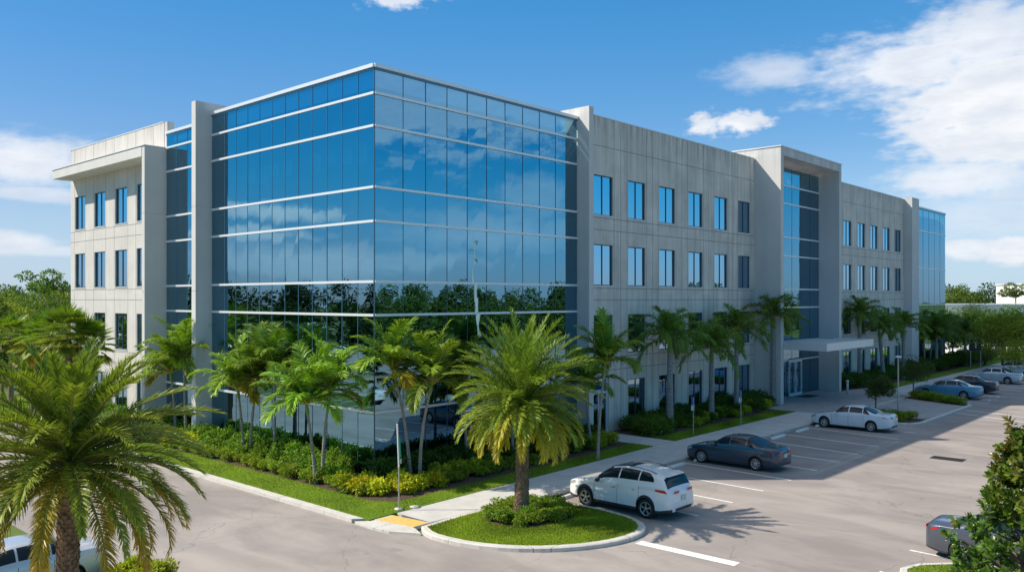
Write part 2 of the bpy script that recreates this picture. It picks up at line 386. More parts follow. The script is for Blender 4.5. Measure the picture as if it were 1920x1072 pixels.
cam = bpy.data.cameras.new('camera'); co = bpy.data.objects.new('camera', cam); COL.objects.link(co); scn.camera = co
co.location = (0, 0, CAMH); co.rotation_euler = (R(90), 0, 0); cam.sensor_width = 36; cam.lens = 36*FOC/1920
cam.shift_y = (HOR-536)/1920; cam.clip_end = 5000; cam.clip_start = .1
scn.view_settings.view_transform = 'Standard'; scn.view_settings.look = 'None'; scn.view_settings.exposure = 0.30; scn.view_settings.gamma = 1
cy = scn.cycles; cy.max_bounces = 6; cy.diffuse_bounces = 3; cy.glossy_bounces = 4; cy.transmission_bounces = 4; cy.transparent_max_bounces = 8

# ================================================================ GROUND
def sheet(name, pts, z0, z1, mat, label=None, world=False, kind='structure', cat=None, parent=None):
    """flat slab whose outline is given in (a, b)"""
    mb = MB(); mb.prism([(p[0], -p[1]) for p in pts], z0, z1)
    o = mb.build(name, mat, parent, F(0, 0) if parent is None else None, ROT if parent is None else 0)
    tag(o, label, cat, None, kind) if parent is None else None
    return o
gm = MB(); gm.add([(-900, -500, -.02), (1200, -500, -.02), (1200, 1500, -.02), (-900, 1500, -.02)], [(0, 1, 2, 3)])
tag(gm.build('ground', M['field']), 'green open ground reaching the horizon', None, None, 'structure')
sheet('parking_lot', [(-60, 62), (-60, 5), (-13, 5), (-13, -80), (-4.75, -80), (-4.75, 6), (-4.2, 7.6), (135, 7.0), (135, 20), (120, 62)], -.015, 0, M['asph'], 'worn grey asphalt of the parking lot and the drive')
sheet('parking_lot', [(-60, 4.99), (-60, -75), (-20.5, -75), (-20.5, 4.99)], -.016, -.001, M['asph'], 'asphalt of the lot left of the drive')
# raised verge round the building: kerb, lawn, beds
def arc(cx, cy, r, a0, a1, n=8): return [(cx+r*math.cos(R(a0+(a1-a0)*i/n)), cy+r*math.sin(R(a0+(a1-a0)*i/n))) for i in range(n+1)]
sheet('kerb', [(-4.75, -70), (-4.40, -70), (-4.40, 5.0), (-4.75, 4.7)], 0, .13, M['kerb'], 'pale concrete kerb along the left drive')
sheet('kerb_apron', [(-4.76, 4.9), (-4.405, 5.2), (-4.16, 5.3), (-3.9, 7.15), (-4.2, 7.8), (-4.75, 6.8), (-4.85, 6)], -.01, .085, M['kerb'], 'pale concrete apron at the foot of the yellow ramp')
sheet('lawn', [(-4.40, -70), (-2.6, -70), (-2.6, 3.2), (-1.9, 3.95), (15.0, 3.35), (15.0, 4.65), (6, 4.95), (-4.40, 5.24)], 0, .125, M['turf'], 'mown lawn strip wrapping the glass corner')
sheet('lawn', [(17.3, 3.3), (32.6, 3.3), (33.2, 4.55), (17.3, 4.55)], 0, .125, M['turf'], 'mown lawn strip before the concrete front')
sheet('lawn', [(53.5, 3.2), (100, 3.2), (100, 4.5), (53.5, 4.5)], 0, .125, M['turf'], 'mown lawn strip past the entrance')
sheet('planting_bed', [(-2.6, -35.5), (0, -35.5), (0, 0), (14.9, 0), (15.0, 3.35), (-1.9, 3.95), (-2.6, 3.2)], 0, .11, M['mulch'], 'brown mulch bed round the glass corner')
sheet('planting_bed', [(17.25, 0), (36.2, 0), (36.2, 2.3), (33.0, 3.0), (32.6, 3.3), (17.3, 3.3)], 0, .11, M['mulch'], 'brown mulch bed along the concrete front')
sheet('planting_bed', [(48.4, 0), (100, 0), (100, 3.2), (53.5, 3.2), (50, 2.2), (48.4, 2.2)], 0, .11, M['mulch'], 'mulch bed past the entrance')
sw = MB()
zc = .12
def slabs(a0, a1, b0f, b1f, step=1.8):
    n = max(1, round((a1-a0)/step))
    for i in range(n):
        p, q = a0+(a1-a0)*i/n+.008, a0+(a1-a0)*(i+1)/n-.008
        sw.prism([(p, -b0f(p)), (q, -b0f(q)), (q, -b1f(q)), (p, -b1f(p))], 0, zc)
L0 = lambda a: np.interp(a, [-4.2, 6, 15, 40], [5.26, 4.98, 4.68, 4.58]); L1 = lambda a: np.interp(a, [-4, 2, 12, 40], [7.02, 7.2, 7.40, 7.40])
sw.prism([(-4.18, -5.27), (-3.35, -5.25), (-3.1, -7.08), (-3.93, -7.1)], 0, .10)
slabs(-3.1, 33.4, L0, L1)
for i in range(3): sw.ab(15.05, 17.2, .02+i*1.54, 1.54+i*1.54, 0, zc)
slabs(48.5, 120, lambda a: 4.6, lambda a: 7.2, 2.0)
tag(sw.build('sidewalk', M['walk'], None, F(0, 0), ROT), 'pale concrete sidewalk along the parking stalls', None, None, 'structure')
jb = MB(); jb.ab(-3.1, 33.4, 5.5, 6.9, 0, .105); jb.ab(15.1, 17.1, .1, 4.5, 0, .105); tag(jb.build('sidewalk_base', M['joint'], None, F(0, 0), ROT), 'dark joints under the sidewalk slabs', None, None, 'structure')
kb = MB(); kb.prism([(-3.93, -7.11), (-3.1, -7.09), (2, -7.21), (12, -7.41), (33.4, -7.41), (33.4, -7.62), (12, -7.62), (2.2, -7.5), (2.1, -7.22)], 0, .13)
kb.ab(48.5, 120, 7.21, 7.4, 0, .13); tag(kb.build('kerb', M['kerb'], None, F(0, 0), ROT), 'kerb between sidewalk and stalls', None, None, 'structure')
rp = MB(); rp.prism([(-4.14, -5.36), (-3.37, -5.34), (-3.13, -7.04), (-3.90, -7.06)], .1, .106)
tag(rp.build('tactile_ramp', M['ramp'], None, F(0, 0), ROT), 'yellow tactile kerb ramp at the sidewalk end', 'kerb ramp')
# island
isl = [(-3.6, 7.12), (-4.1, 7.75), (-4.28, 8.6), (-4.1, 10.0), (-3.55, 11.2), (-2.7, 12.2), (-1.5, 13.0), (-.2, 13.4), (.9, 13.35), (1.7, 12.9), (2.2, 12.1), (2.42, 11.0), (2.42, 9.3), (2.4, 7.9), (2.3, 7.52), (1.9, 7.25)]
def inset(pts, d):
    n = len(pts); cx = sum(p[0] for p in pts)/n; cy = sum(p[1] for p in pts)/n; out = []
    for i in range(n):
        p0, p, p1 = Vector(pts[i-1]), Vector(pts[i]), Vector(pts[(i+1) % n]); e = (p1-p0).normalized(); nn = Vector((-e.y, e.x))
        if nn.dot(Vector((cx, cy))-p) < 0: nn = -nn
        out.append(tuple(p+nn*d))
    return out
def smoothp(pts, k=2):
    for _ in range(k):
        q = []
        for i in range(len(pts)):
            a, b = pts[i], pts[(i+1) % len(pts)]; q += [(a[0]*.75+b[0]*.25, a[1]*.75+b[1]*.25), (a[0]*.25+b[0]*.75, a[1]*.25+b[1]*.75)]
        pts = q
    return pts
isl = smoothp(isl, 1)
def ring(name, pts, d, z, mat, label):
    inn = inset(pts, d); mb = MB(); n = len(pts); vs = []
    for p, q in zip(pts, inn):
        m_ = (p[0]*.8+q[0]*.2, p[1]*.8+q[1]*.2)
        vs += [(p[0], -p[1], 0), (p[0], -p[1], z-.03), (m_[0], -m_[1], z), (q[0], -q[1], z), (q[0], -q[1], 0)]
    fs = [(i*5+k, i*5+k+1, ((i+1) % n)*5+k+1, ((i+1) % n)*5+k) for i in range(n) for k in range(4)]
    mb.add(vs, fs); tag(mb.build(name, mat, None, F(0, 0), ROT), label, None, None, 'structure'); return inn
inn = ring('kerb', isl, .26, .15, M['kerb'], 'rounded pale kerb round the palm island')
sheet('lawn', inn, 0, .14, M['turf'], 'bright lawn of the palm island')
palmc = AB(G(978, 966, .14))
bed = [(palmc[0]+.25+1.75*math.cos(i*math.pi/10)*(1+.06*math.sin(i*2.1)), palmc[1]+.12+1.55*math.sin(i*math.pi/10)*(1+.07*math.cos(i*1.7))) for i in range(20)]
sheet('planting_bed', bed, .1, .15, M['mulch'], 'mulch ring round the island palm')
# entrance apron and its two beds
ap = [(33.42, 2.2), (50.0, 2.2), (53.4, 3.2), (53.4, 4.5), (48.4, 4.6), (48.4, 7.4), (46.0, 12.0), (45.2, 12.45), (36.5, 12.45), (34.6, 12.2), (33.42, 7.4)]
sheet('entrance_plaza', ap, 0, .122, M['pave'], 'grey paver apron before the entrance portal')
ring('kerb', [(33.3, 7.42), (48.7, 7.42), (46.3, 12.3), (45.4, 12.75), (33.6, 12.75), (32.6, 12.4), (32.2, 11.6), (32.3, 8.2), (32.6, 7.6)], .22, .15, M['kerb'], 'kerb round the entrance apron')
sheet('planting_bed', [(32.55, 7.65), (34.6, 7.9), (35.3, 12.5), (33.7, 12.5), (32.8, 12.2), (32.45, 11.5)], 0, .145, M['mulch'], 'small bed beside the white sedan')
sheet('planting_bed', [(46.6, 7.6), (48.4, 7.6), (46.2, 12.15), (45.4, 12.5), (44.4, 12.5)], 0, .145, M['mulch'], 'narrow bed beside the blue sedan')
sheet('entrance_plaza', [(36.87, .36), (47.77, .36), (47.77, 2.19), (36.87, 2.19)], 0, .125, M['pave'], 'paver floor inside the entrance portal')
# painted lines
pl = MB()
def line(a0, b0, a1, b1, w=.12, mb=None):
    p, q = Vector((a0, -b0)), Vector((a1, -b1)); d = (q-p).normalized(); n = Vector((-d.y, d.x))*w/2
    (mb or pl).add([(*(p-n), .006), (*(q-n), .006), (*(q+n), .006), (*(p+n), .006)], [(0, 1, 2, 3)])
for a0, a1 in ((4.6, 4.4), (7.34, 7.06), (9.95, 9.73), (12.72, 12.47), (15.5, 15.28), (18.25, 17.99), (21.2, 20.62), (24.17, 23.64), (27.52, 26.81), (30.4, 29.8)): line(a0, 7.9, a1, 13.4)
for i in range(12): line(49.2+2.85*i, 7.7, 48.4+2.85*i, 13.2)
for i in range(24): line(2.4+2.8*i, 20.5, 2.2+2.8*i, 26)
for i in range(20): line(-18.4, 4.4-2.8*i, -13.1, 4.4-2.8*i)
line(.12, 13.62, .2, 17.1, .42)
line(43.2, 12.85, 38.6, 25, .13); line(40.9, 12.85, 36.2, 25, .13); line(60, 14.5, 60, 16.8, .5)
tag(pl.build('road_marking', M['paint'], None, F(0, 0), ROT), 'white painted stall lines and stop bar', None, None, 'structure')
# wheelchair symbol painted on the stall by the blue sedan
hs = MB()
def glyph(mb, fx):
    def seg(p, q, w):
        d = (Vector(q)-Vector(p)).normalized(); n = Vector((-d.y, d.x))*w/2
        mb.add([fx(*(Vector(p)-n)), fx(*(Vector(q)-n)), fx(*(Vector(q)+n)), fx(*(Vector(p)+n))], [(0, 1, 2, 3)])
    mb.add([fx(.42+.09*math.cos(k*math.pi/5), .9+.09*math.sin(k*math.pi/5)) for k in range(10)], [tuple(range(10))])
    seg((.42, .8), (.42, .48), .11); seg((.42, .62), (.66, .62), .08); seg((.42, .48), (.68, .48), .1); seg((.68, .5), (.78, .2), .1); seg((.76, .2), (.88, .24), .08)
    for k in range(9):
        a0, a1 = R(120+k*26), R(120+(k+1)*26); seg((.42+.28*math.cos(a0), .34+.28*math.sin(a0)), (.42+.28*math.cos(a1), .34+.28*math.sin(a1)), .08)
for a_, b_ in ((50.6, 12.2), (53.5, 12.2)):
    glyph(hs, lambda x, y, a_=a_, b_=b_: (a_-.6+x*1.3, -(b_+.7-y*1.4), .007))
tag(hs.build('accessible_symbol', M['paint'], None, F(0, 0), ROT), 'white wheelchair symbols painted beside the blue sedan', None, None, 'structure')
# wheel stops
M['stop'] = concrete('wheel_stop_concrete', (.84, .83, .80), (.60, .59, .56), .2, 4)
def wheel_stop(a, b, label):
    mb = MB(); L = 1.75; prof = [(-.09, 0), (-.09, .05), (-.055, .12), (.055, .12), (.09, .05), (.09, 0)]
    vs = [(x, p[0], p[1]) for x, sc in ((-L/2, .7), (-L/2+.07, 1), (L/2-.07, 1), (L/2, .7)) for p in [(q[0]*sc, q[1]*sc) for q in prof]]
    fs = [(i*6+k, i*6+k+1, (i+1)*6+k+1, (i+1)*6+k) for i in range(3) for k in range(5)]+[tuple(range(6)), tuple(range(23, 17, -1))]
    mb.add(vs, fs); o = mb.build('wheel_stop', M['stop'], None, F(a, b, .002), ROT); return tag(o, label, 'wheel stop', 'concrete wheel stops heading the stalls')
for a, lab in ((3.2, 'wheel stop ahead of the white crossover'), (6.0, 'wheel stop half hidden behind the white crossover'), (8.75, 'empty wheel stop in the stall left of the dark blue sedan'), (11.5, 'wheel stop next to the front wheel of the dark blue sedan'), (14.2, 'wheel stop under the nose of the dark blue sedan'),
               (16.9, 'wheel stop hidden behind the roof of the dark blue sedan'), (19.7, 'wheel stop just right of the dark blue sedan roof'), (22.75, 'bare wheel stop midway between dark blue and white sedans'), (26.1, 'bare wheel stop nearest the white sedan'), (29.0, 'wheel stop under the nose of the white sedan')):
    wheel_stop(a, 8.12, lab)
for i, lab in enumerate(('wheel stop before the light blue sedan', 'wheel stop before the black sedan', 'wheel stop before the silver sedan')):
    wheel_stop((50.7, 56.2, 63.5)[i], 7.75, lab)
# drain grate
gr = empty('storm_drain', F(22.45, 17.1, 0), ROT); tag(gr, 'dark iron storm drain grate in the sunlit aisle', 'drain grate')
mb = MB(); mb.box(-.42, .42, -.75, -.68, .001, .012); mb.box(-.42, .42, .68, .75, .001, .012); mb.box(-.42, -.36, -.68, .68, .001, .012); mb.box(.36, .42, -.68, .68, .001, .012)
M['iron'] = simple('dark_iron', (.05, .045, .045), .6, .5); mb.build('frame', M['iron'], gr)
mb = MB()
for i in range(16): mb.box(-.35, .35, -.66+i*.083, -.62+i*.083, .001, .009)
mb.build('bars', M['iron'], gr); mb = MB(); mb.box(-.36, .36, -.68, .68, -.01, .002); mb.build('pit', simple('pit_dark', (.02, .02, .02), 1), gr)

# ================================================================ OFFICE BUILDING
HG, HP, HT = 18.0, 18.6, 19.3
TRZ = [3.0, 4.55, 7.26, 8.73, 11.38, 12.87, 15.55, 16.98]
bd = empty('office_building', F(0, 0), ROT)
tag(bd, 'four storey office block with blue glass corner and grey concrete wings', 'office building')
def curtain(x0, y0, x1, y1, cuts, h, name_mull, recess=0.0, zs=TRZ, ztop=None, cap=True, base=.12):
    """glass curtain wall from (x0,y0) to (x1,y1) in building coordinates, outward normal to the right of travel"""
    d = Vector((x1-x0, y1-y0)); L = d.length; d /= L; n = Vector((d.y, -d.x)); o = Vector((x0, y0))
    zz = [base]+[z for z in zs if z < h-.3]+[h]; cc = [0]+[c for c in cuts if .05 < c < L-.05]+[L]
    mb = MB(); r = random.Random(int(x0*7+y1*3))
    for i in range(len(cc)-1):
        for k in range(len(zz)-1):
            off = [r.uniform(-.006, .006) for _ in range(4)]
            c4 = [(cc[i]+.004, zz[k]), (cc[i+1]-.004, zz[k]), (cc[i+1]-.004, zz[k+1]), (cc[i]+.004, zz[k+1])]
            mb.add([(*(o+d*c+n*e), z) for (c, z), e in zip(c4, off)], [(0, 1, 2, 3)])
    g = mb.build('curtain_wall', M['glass'], bd, fix=False)
    def strip(c0, c1, z0, z1, p0, p1, nm, mt):
        m2 = MB(); q = [o+d*c0+n*p0, o+d*c1+n*p0, o+d*c1+n*p1, o+d*c0+n*p1]; m2.prism([tuple(v) for v in q], z0, z1); return m2.build(nm, mt, g)
    for z in zz[1:-1]: strip(0, L, z-.055, z+.055, -.05, .07, 'transom', M['alu'])
    for c in cc[1:-1]: strip(c-.014, c+.014, base, h, -.05, .014, 'mullion', M[name_mull])
    if cap:
        strip(-.0, L, h, h+.10, -.4, .035, 'head_trim', M['mull_l']); strip(-.03, L, h+.10, h+.26, -.45, .10, 'roof_coping', M['alu'])
    strip(0, L, 0, base, -.1, .02, 'base_sill', M['alu']); return g
RC = [1.63+1.358*i for i in range(9)]
LCc = [1.17*i for i in range(1, 12)]
# local y = -b ; left front lies on x=0 with y growing away
curtain(0, 0, 14.4, 0, RC, HG, 'mull')
curtain(0, 14.25, 0, 0, [14.25-c for c in LCc][::-1], HG, 'mull_l')
curtain(.12, 19.95, .12, 14.75, [1.3, 2.6, 3.9], HG-.3, 'mull_l')
curtain(73.8, 0, 86.9, 0, [2.18*i for i in range(1, 6)], HG, 'mull_l', zs=[4.55, 7.26, 11.38, 15.55])
curtain(36.9, -.35, 47.75, -.35, [1.8, 3.6, 5.4, 7.2, 9.0], HT-.9, 'mull', cap=False, base=.14)
def part(name, mat, fn, parent=bd):
    mb = MB(); fn(mb); return mb.build(name, mat, parent)
# corner trim of the glass prow
part('corner_post', M['mull'], lambda m: m.box(-.02, .02, -.02, .02, .12, HG))
# walls with openings
def wall(a0, a1, ops, z1, face, thick=.3, left=False, mats=None, joints=(), hj=(), z0=0):
    """wall in building plane; ops: list of (a0,a1,z0,z1). left: wall on x=face running in y"""
    xs = sorted({a0, a1, *[o[0] for o in ops], *[o[1] for o in ops]}); zs = sorted({z0, z1, *[o[2] for o in ops], *[o[3] for o in ops]})
    mb = MB()
    P = (lambda s, p, z: (face+p, s, z)) if left else (lambda s, p, z: (s, -face+p, z))
    for i in range(len(xs)-1):
        for k in range(len(zs)-1):
            cx, cz = (xs[i]+xs[i+1])/2, (zs[k]+zs[k+1])/2
            if any(o[0] < cx < o[1] and o[2] < cz < o[3] for o in ops): continue
            for p in (0, thick): mb.add([P(xs[i], p, zs[k]), P(xs[i+1], p, zs[k]), P(xs[i+1], p, zs[k+1]), P(xs[i], p, zs[k+1])], [(0, 1, 2, 3)])
    for (s0, s1, q0, q1) in list(ops)+[(a0, a1, z0, z1)]:
        mb.add([P(s, p, z) for s in (s0, s1) for z in (q0, q1) for p in (0, thick)], [(0, 1, 3, 2), (4, 5, 7, 6), (0, 1, 5, 4), (2, 3, 7, 6)])
    w_ = .022
    def jbox(s0, s1, q0, q1):
        p0, p1 = -.004, .004; mb.add([P(s, p, z) for s in (s0, s1) for z in (q0, q1) for p in (p0, p1)], [(0, 1, 3, 2), (4, 5, 7, 6), (0, 1, 5, 4), (2, 3, 7, 6), (0, 2, 6, 4)], 1)
    def clear(lo, hi, spans):
        out = [(lo, hi)]
        for s0, s1 in spans:
            nx = []
            for p, q in out:
                if s1 <= p or s0 >= q: nx.append((p, q))
                else:
                    if s0 > p: nx.append((p, s0))
                    if s1 < q: nx.append((s1, q))
            out = nx
        return out
    for s in joints:
        if not a0 < s < a1: continue
        for p, q in clear(z0, z1-.02, [(o[2], o[3]) for o in ops if o[0]-.02 < s < o[1]+.02]): jbox(s-w_/2, s+w_/2, p, q)
    for z in hj:
        for p, q in clear(a0, a1, [(o[0], o[1]) for o in ops if o[2]-.02 < z < o[3]+.02]): jbox(p, q, z-w_/2-.003, z+w_/2+.003)
    o = mb.build('concrete_wall', [mats or M['conc'], M['joint']], bd, fix=False)
    bm = bmesh.new(); bm.from_mesh(o.data); bmesh.ops.remove_doubles(bm, verts=bm.verts, dist=1e-5); bm.to_mesh(o.data); bm.free(); return o
def window(s0, s1, z0, z1, face, left=False, rec=.13):
    P = (lambda s, p, z: (face+p, s, z)) if left else (lambda s, p, z: (s, -face+p, z))
    r = random.Random(int(s0*31+z0*7)); off = [r.uniform(-.004, .004) for _ in range(8)]; mid = (s0+s1)/2
    mb = MB()
    for j, (c0, c1) in enumerate(((s0, mid), (mid, s1))):
        mb.add([P(c0, rec+off[j*4], z0), P(c1, rec+off[j*4+1], z0), P(c1, rec+off[j*4+2], z1), P(c0, rec+off[j*4+3], z1)], [(0, 1, 2, 3)])
    g = mb.build('window', M['glass_w'], bd, fix=False)
    f = MB(); t_ = .05
    def bx(c0, c1, q0, q1, p0, p1):
        a, b = P(c0, p0, q0), P(c1, p1, q1); f.box(a[0], b[0], a[1], b[1], q0, q1)
    bx(s0, s1, z1-t_, z1-.003, rec-.05, rec+.04); bx(s0, s0+t_, z0+t_, z1-t_, rec-.05, rec+.04); bx(s1-t_, s1, z0+t_, z1-t_, rec-.05, rec+.04)
    bx(s0, s1, z0+.003, z0+t_, rec-.05, rec+.04); bx(mid-.022, mid+.022, z0+t_, z1-t_, rec-.04, rec+.04); f.build('frame', M['mull'], g)
    s = MB(); a, b = P(s0-.03, -.035, z0), P(s1+.03, rec-.06, z0); s.box(a[0], b[0], a[1], b[1], z0-.05, z0+.0); s.build('sill', M['coping'], g)
ROWS = [(.45, 3.05), (4.68, 7.02), (8.75, 11.15), (12.87, 15.2)]
HJ = [4.35, 7.85-.4+.0, 8.55, 12.65, 11.95-.45, 16.95][:0]+[3.75, 4.5, 7.9, 8.58, 12.0, 12.7, 16.9]
cr = [(16.0, 17.9), (19.5, 21.4), (23.0, 24.95), (26.65, 28.55), (30.2, 32.1), (33.75, 35.65)]
ops = []
for i, (s0, s1) in enumerate(cr):
    for k, (z0, z1) in enumerate(ROWS): ops.append((s0, s1, z0, z1) if not (i == 0 and k == 0) else (15.55, 17.5, .14, 3.35))
jr = []
for s0, s1 in cr: jr += [s0-.12, s1+.12]
jr += [(cr[i][1]+cr[i+1][0])/2 for i in range(5)]
wall(14.8, 36.35, ops, HP, 0, joints=jr, hj=HJ)
for o_ in ops:
    if o_[2] > .2: window(*o_, 0)
cr2 = [(54.3-3.9, 56.3-3.9), (54.3, 56.3), (57.9, 59.85), (61.35, 63.35), (64.95, 66.95), (68.5, 70.5)]
ops2 = [(s0, s1, z0, z1) for s0, s1 in cr2 for z0, z1 in ROWS]; jr = []
for s0, s1 in cr2: jr += [s0-.12, s1+.12]
wall(48.25, 71.4, ops2, HP, 0, joints=jr, hj=HJ)
for o_ in ops2: window(*o_, 0)
cl_ = [(20.9, 22.1), (23.7-.1, 25.5-.1), (27.3, 28.9), (30.8, 32.4)]
cl_ = [(21.9, 24.15), (25.55, 27.4), (28.99, 30.8), (32.4, 34.2)]
ops3 = [(s0, s1, z0, z1) for s0, s1 in cl_ for z0, z1 in ROWS]; jr = []
for s0, s1 in cl_: jr += [s0-.12, s1+.12]
wall(20.35, 35.0, ops3, HP, .15, left=True, mats=M['conc_left'], joints=jr, hj=HJ)
for o_ in ops3: window(*o_, .15, left=True)
# remaining shell, roof, coping
part('concrete_wall', M['conc_left'], lambda m: (m.box(.46, 86.9, 35.0, 34.7, 0, HP), m.box(86.6, 86.9, .05, 34.6, 0, HG)))
part('roof', M['roof'], lambda m: (m.box(.65, 86.5, .65, 34.6, 17.2, 17.45)))
part('parapet', M['conc'], lambda m: m.box(14.85, 36.3, .32, .5, 17.46, HP-.01))
part('parapet', M['conc'], lambda m: m.box(48.3, 71.3, .32, .5, 17.46, HP-.01))
part('roof_coping', M['coping'], lambda m: m.box(14.85, 36.3, -.03, .33, HP, HP+.05))
part('roof_coping', M['coping'], lambda m: m.box(48.3, 71.4, -.03, .33, HP, HP+.05))
part('roof_coping', M['coping'], lambda m: m.box(.12, .48, 20.4, 35.03, HP, HP+.05))
part('roof_coping', M['coping'], lambda m: m.box(.49, 86.9, 34.65, 35.05, HP, HP+.05))
# piers
part('pier', M['conc_smooth'], lambda m: (m.box(14.42, 14.84, -.85, 1.2, 0, 8.4), m.box(14.42, 14.84, -.85, 1.2, 8.42, 13.0), m.box(14.42, 14.84, -.85, 1.2, 13.02, 18.75), m.box(14.44, 14.82, -.83, 1.18, .1, 18.7)))
part('pier', M['conc_smooth'], lambda m: (m.box(-.95, 1.5, 14.27, 14.72, 0, 8.4), m.box(-.95, 1.5, 14.27, 14.72, 8.42, 13.0), m.box(-.95, 1.5, 14.27, 14.72, 13.02, 18.75), m.box(-.93, 1.48, 14.29, 14.70, .1, 18.7)))
part('pier', M['conc_smooth'], lambda m: (m.box(71.42, 73.78, -.85, 1.0, 0, 8.4), m.box(71.42, 73.78, -.85, 1.0, 8.42, 13), m.box(71.42, 73.78, -.85, 1.0, 13.02, 18.75), m.box(71.44, 73.76, -.83, .98, .1, 18.7)))
# left fin and brow
part('fin_wall', M['conc_smooth'], lambda m: (m.box(-1.2, .6, 19.97, 20.33, 0, 8.4), m.box(-1.2, .6, 19.97, 20.33, 8.42, 13.0), m.box(-1.2, .6, 19.97, 20.33, 13.02, 16.98), m.box(-1.18, .58, 19.99, 20.31, .1, 16.9)))
part('roof_brow', M['conc_smooth'], lambda m: m.box(-1.22, .14, 20.34, 34.6, 16.38, 16.96))
part('parapet', M['conc_left'], lambda m: m.box(.17, .6, 19.97, 20.33, 17.0, HP))
part('brow_coping', M['coping'], lambda m: m.box(-1.26, .13, 19.94, 34.63, 16.985, 17.03))
# entrance portal
pt = part('entrance_portal', M['conc_smooth'], lambda m: (m.ab(36.36, 36.86, 2.1, -2.5, 0, 8.4), m.ab(36.36, 36.86, 2.1, -2.5, 8.42, 13.0), m.ab(36.36, 36.86, 2.1, -2.5, 13.02, HT), m.ab(36.38, 36.84, 2.08, -2.48, .1, 19.2),
    m.ab(47.78, 48.24, 2.1, -2.5, 0, 8.4), m.ab(47.78, 48.24, 2.1, -2.5, 8.42, 13.0), m.ab(47.78, 48.24, 2.1, -2.5, 13.02, HT), m.ab(47.8, 48.22, 2.08, -2.48, .1, 19.2), m.ab(36.87, 47.77, 2.1, -2.5, HT-.62, HT)))
part('portal_coping', M['coping'], lambda m: m.ab(36.3, 48.3, 2.16, -2.5, HT+.004, HT+.08), pt)
# entrance canopy, doors
part('entrance_canopy', M['conc_smooth'], lambda m: (m.ab(36.9, 45.8, 5.3, .4, 4.22, 4.62), m.ab(45.8, 46.4, 5.3, 2.12, 4.22, 4.62)))
cp = part('canopy_fascia', M['alu'], lambda m: (m.ab(36.86, 46.45, 5.36, 5.302, 4.16, 4.72), m.ab(46.402, 46.45, 5.3, 2.13, 4.16, 4.72), m.ab(36.85, 36.898, 5.3, 2.12, 4.16, 4.72)))
part('canopy_roof', M['roof'], lambda m: m.ab(37.0, 45.7, 5.2, .5, 4.622, 4.64))
dr = part('entrance_door', M['alu'], lambda m: (m.ab(41.48, 41.58, .52, .42, .14, 2.95), m.ab(42.63, 42.75, .52, .42, .14, 2.95), m.ab(43.80, 43.90, .52, .42, .14, 2.95), m.ab(41.58, 42.63, .52, .42, 2.83, 2.95), m.ab(42.75, 43.80, .52, .42, 2.83, 2.95),
      m.ab(41.58, 42.63, .52, .42, .14, .34), m.ab(42.75, 43.80, .52, .42, .14, .34)))
part('door_handle', M['alu'], lambda m: (m.ab(42.52, 42.56, .60, .53, .9, 1.5), m.ab(42.82, 42.86, .60, .53, .9, 1.5)), dr)
part('door_mat', simple('door_mat', (.04, .04, .045), 1), lambda m: m.ab(41.68, 43.88, 2.0, .9, .125, .14))
sd = part('side_door', M['alu'], lambda m: (m.box(15.56, 15.64, .1, .2, .14, 3.34), m.box(17.41, 17.49, .1, .2, .14, 3.34), m.box(15.64, 17.41, .1, .2, 3.26, 3.34), m.box(15.64, 17.41, .1, .2, 2.42, 2.5), m.box(16.6, 16.66, .1, .2, .14, 2.42), m.box(15.64, 16.6, .1, .2, .14, .3)))
part('door_glass', M['glass_w'], lambda m: m.box(15.64, 17.41, .14, .15, .15, 3.26), sd)
# interior seen through the glass
part('floor_slab', M['slab'], lambda m: [(m.box(.35, 14.2, .3, 14.0, z, z+.35), m.box(.5, 14.2, 14.8, 19.9, z, z+.35), m.box(37, 47.6, .6, 6, z, z+.35), m.box(74, 86.5, .35, 8, z, z+.35)) for z in (4.1, 8.25, 12.4)])
part('interior_wall', M['intw'], lambda m: (m.box(8.5, 8.7, 8.5, 14.2, .2, 17.1), m.box(8.7, 14.2, 8.5, 8.7, .2, 17.1), m.box(14.86, 86, 2.2, 2.4, .1, 17.1), m.box(2.3, 2.5, 20.4, 34, .1, 17.1), m.box(7.5, 7.7, 14.8, 20, .2, 17)))
ys = [.65, 1.8, 3.0, 4.2, 6.6, 7.8, 8.9, 10.0]
def pale_panels(m):
    for i, y in enumerate(ys): m.box(.12, .14, y, y+.75, 14.0+(i % 3)*.12-.02*i, 14.9-.02*i)
part('pale_panel', M['blind'], pale_panels)  # pale panels just behind the glass, standing in for faint bright rectangles
part('ceiling_light', M['blind'], lambda m: [m.box(2.0+3*i, 3.2+3*i, 1.2+2.6*j, 1.5+2.6*j, z-.04, z-.01) for i in range(2) for j in range(5) for z in (4.1, 8.25, 12.4)])
# bollard light by the portal leg
bo = empty('bollard', F(46.9, 3.1, .122)); tag(bo, 'slim grey bollard at the foot of the portal right leg', 'bollard')
MB().lathe([(.001, 0), (.09, 0), (.09, .9), (.001, .9)], 14).build('post', M['coping'], bo); MB().lathe([(.001, .9), (.11, .9), (.12, 1.0), (.08, 1.1), (.001, 1.12)], 14).build('cap', M['alu'], bo)
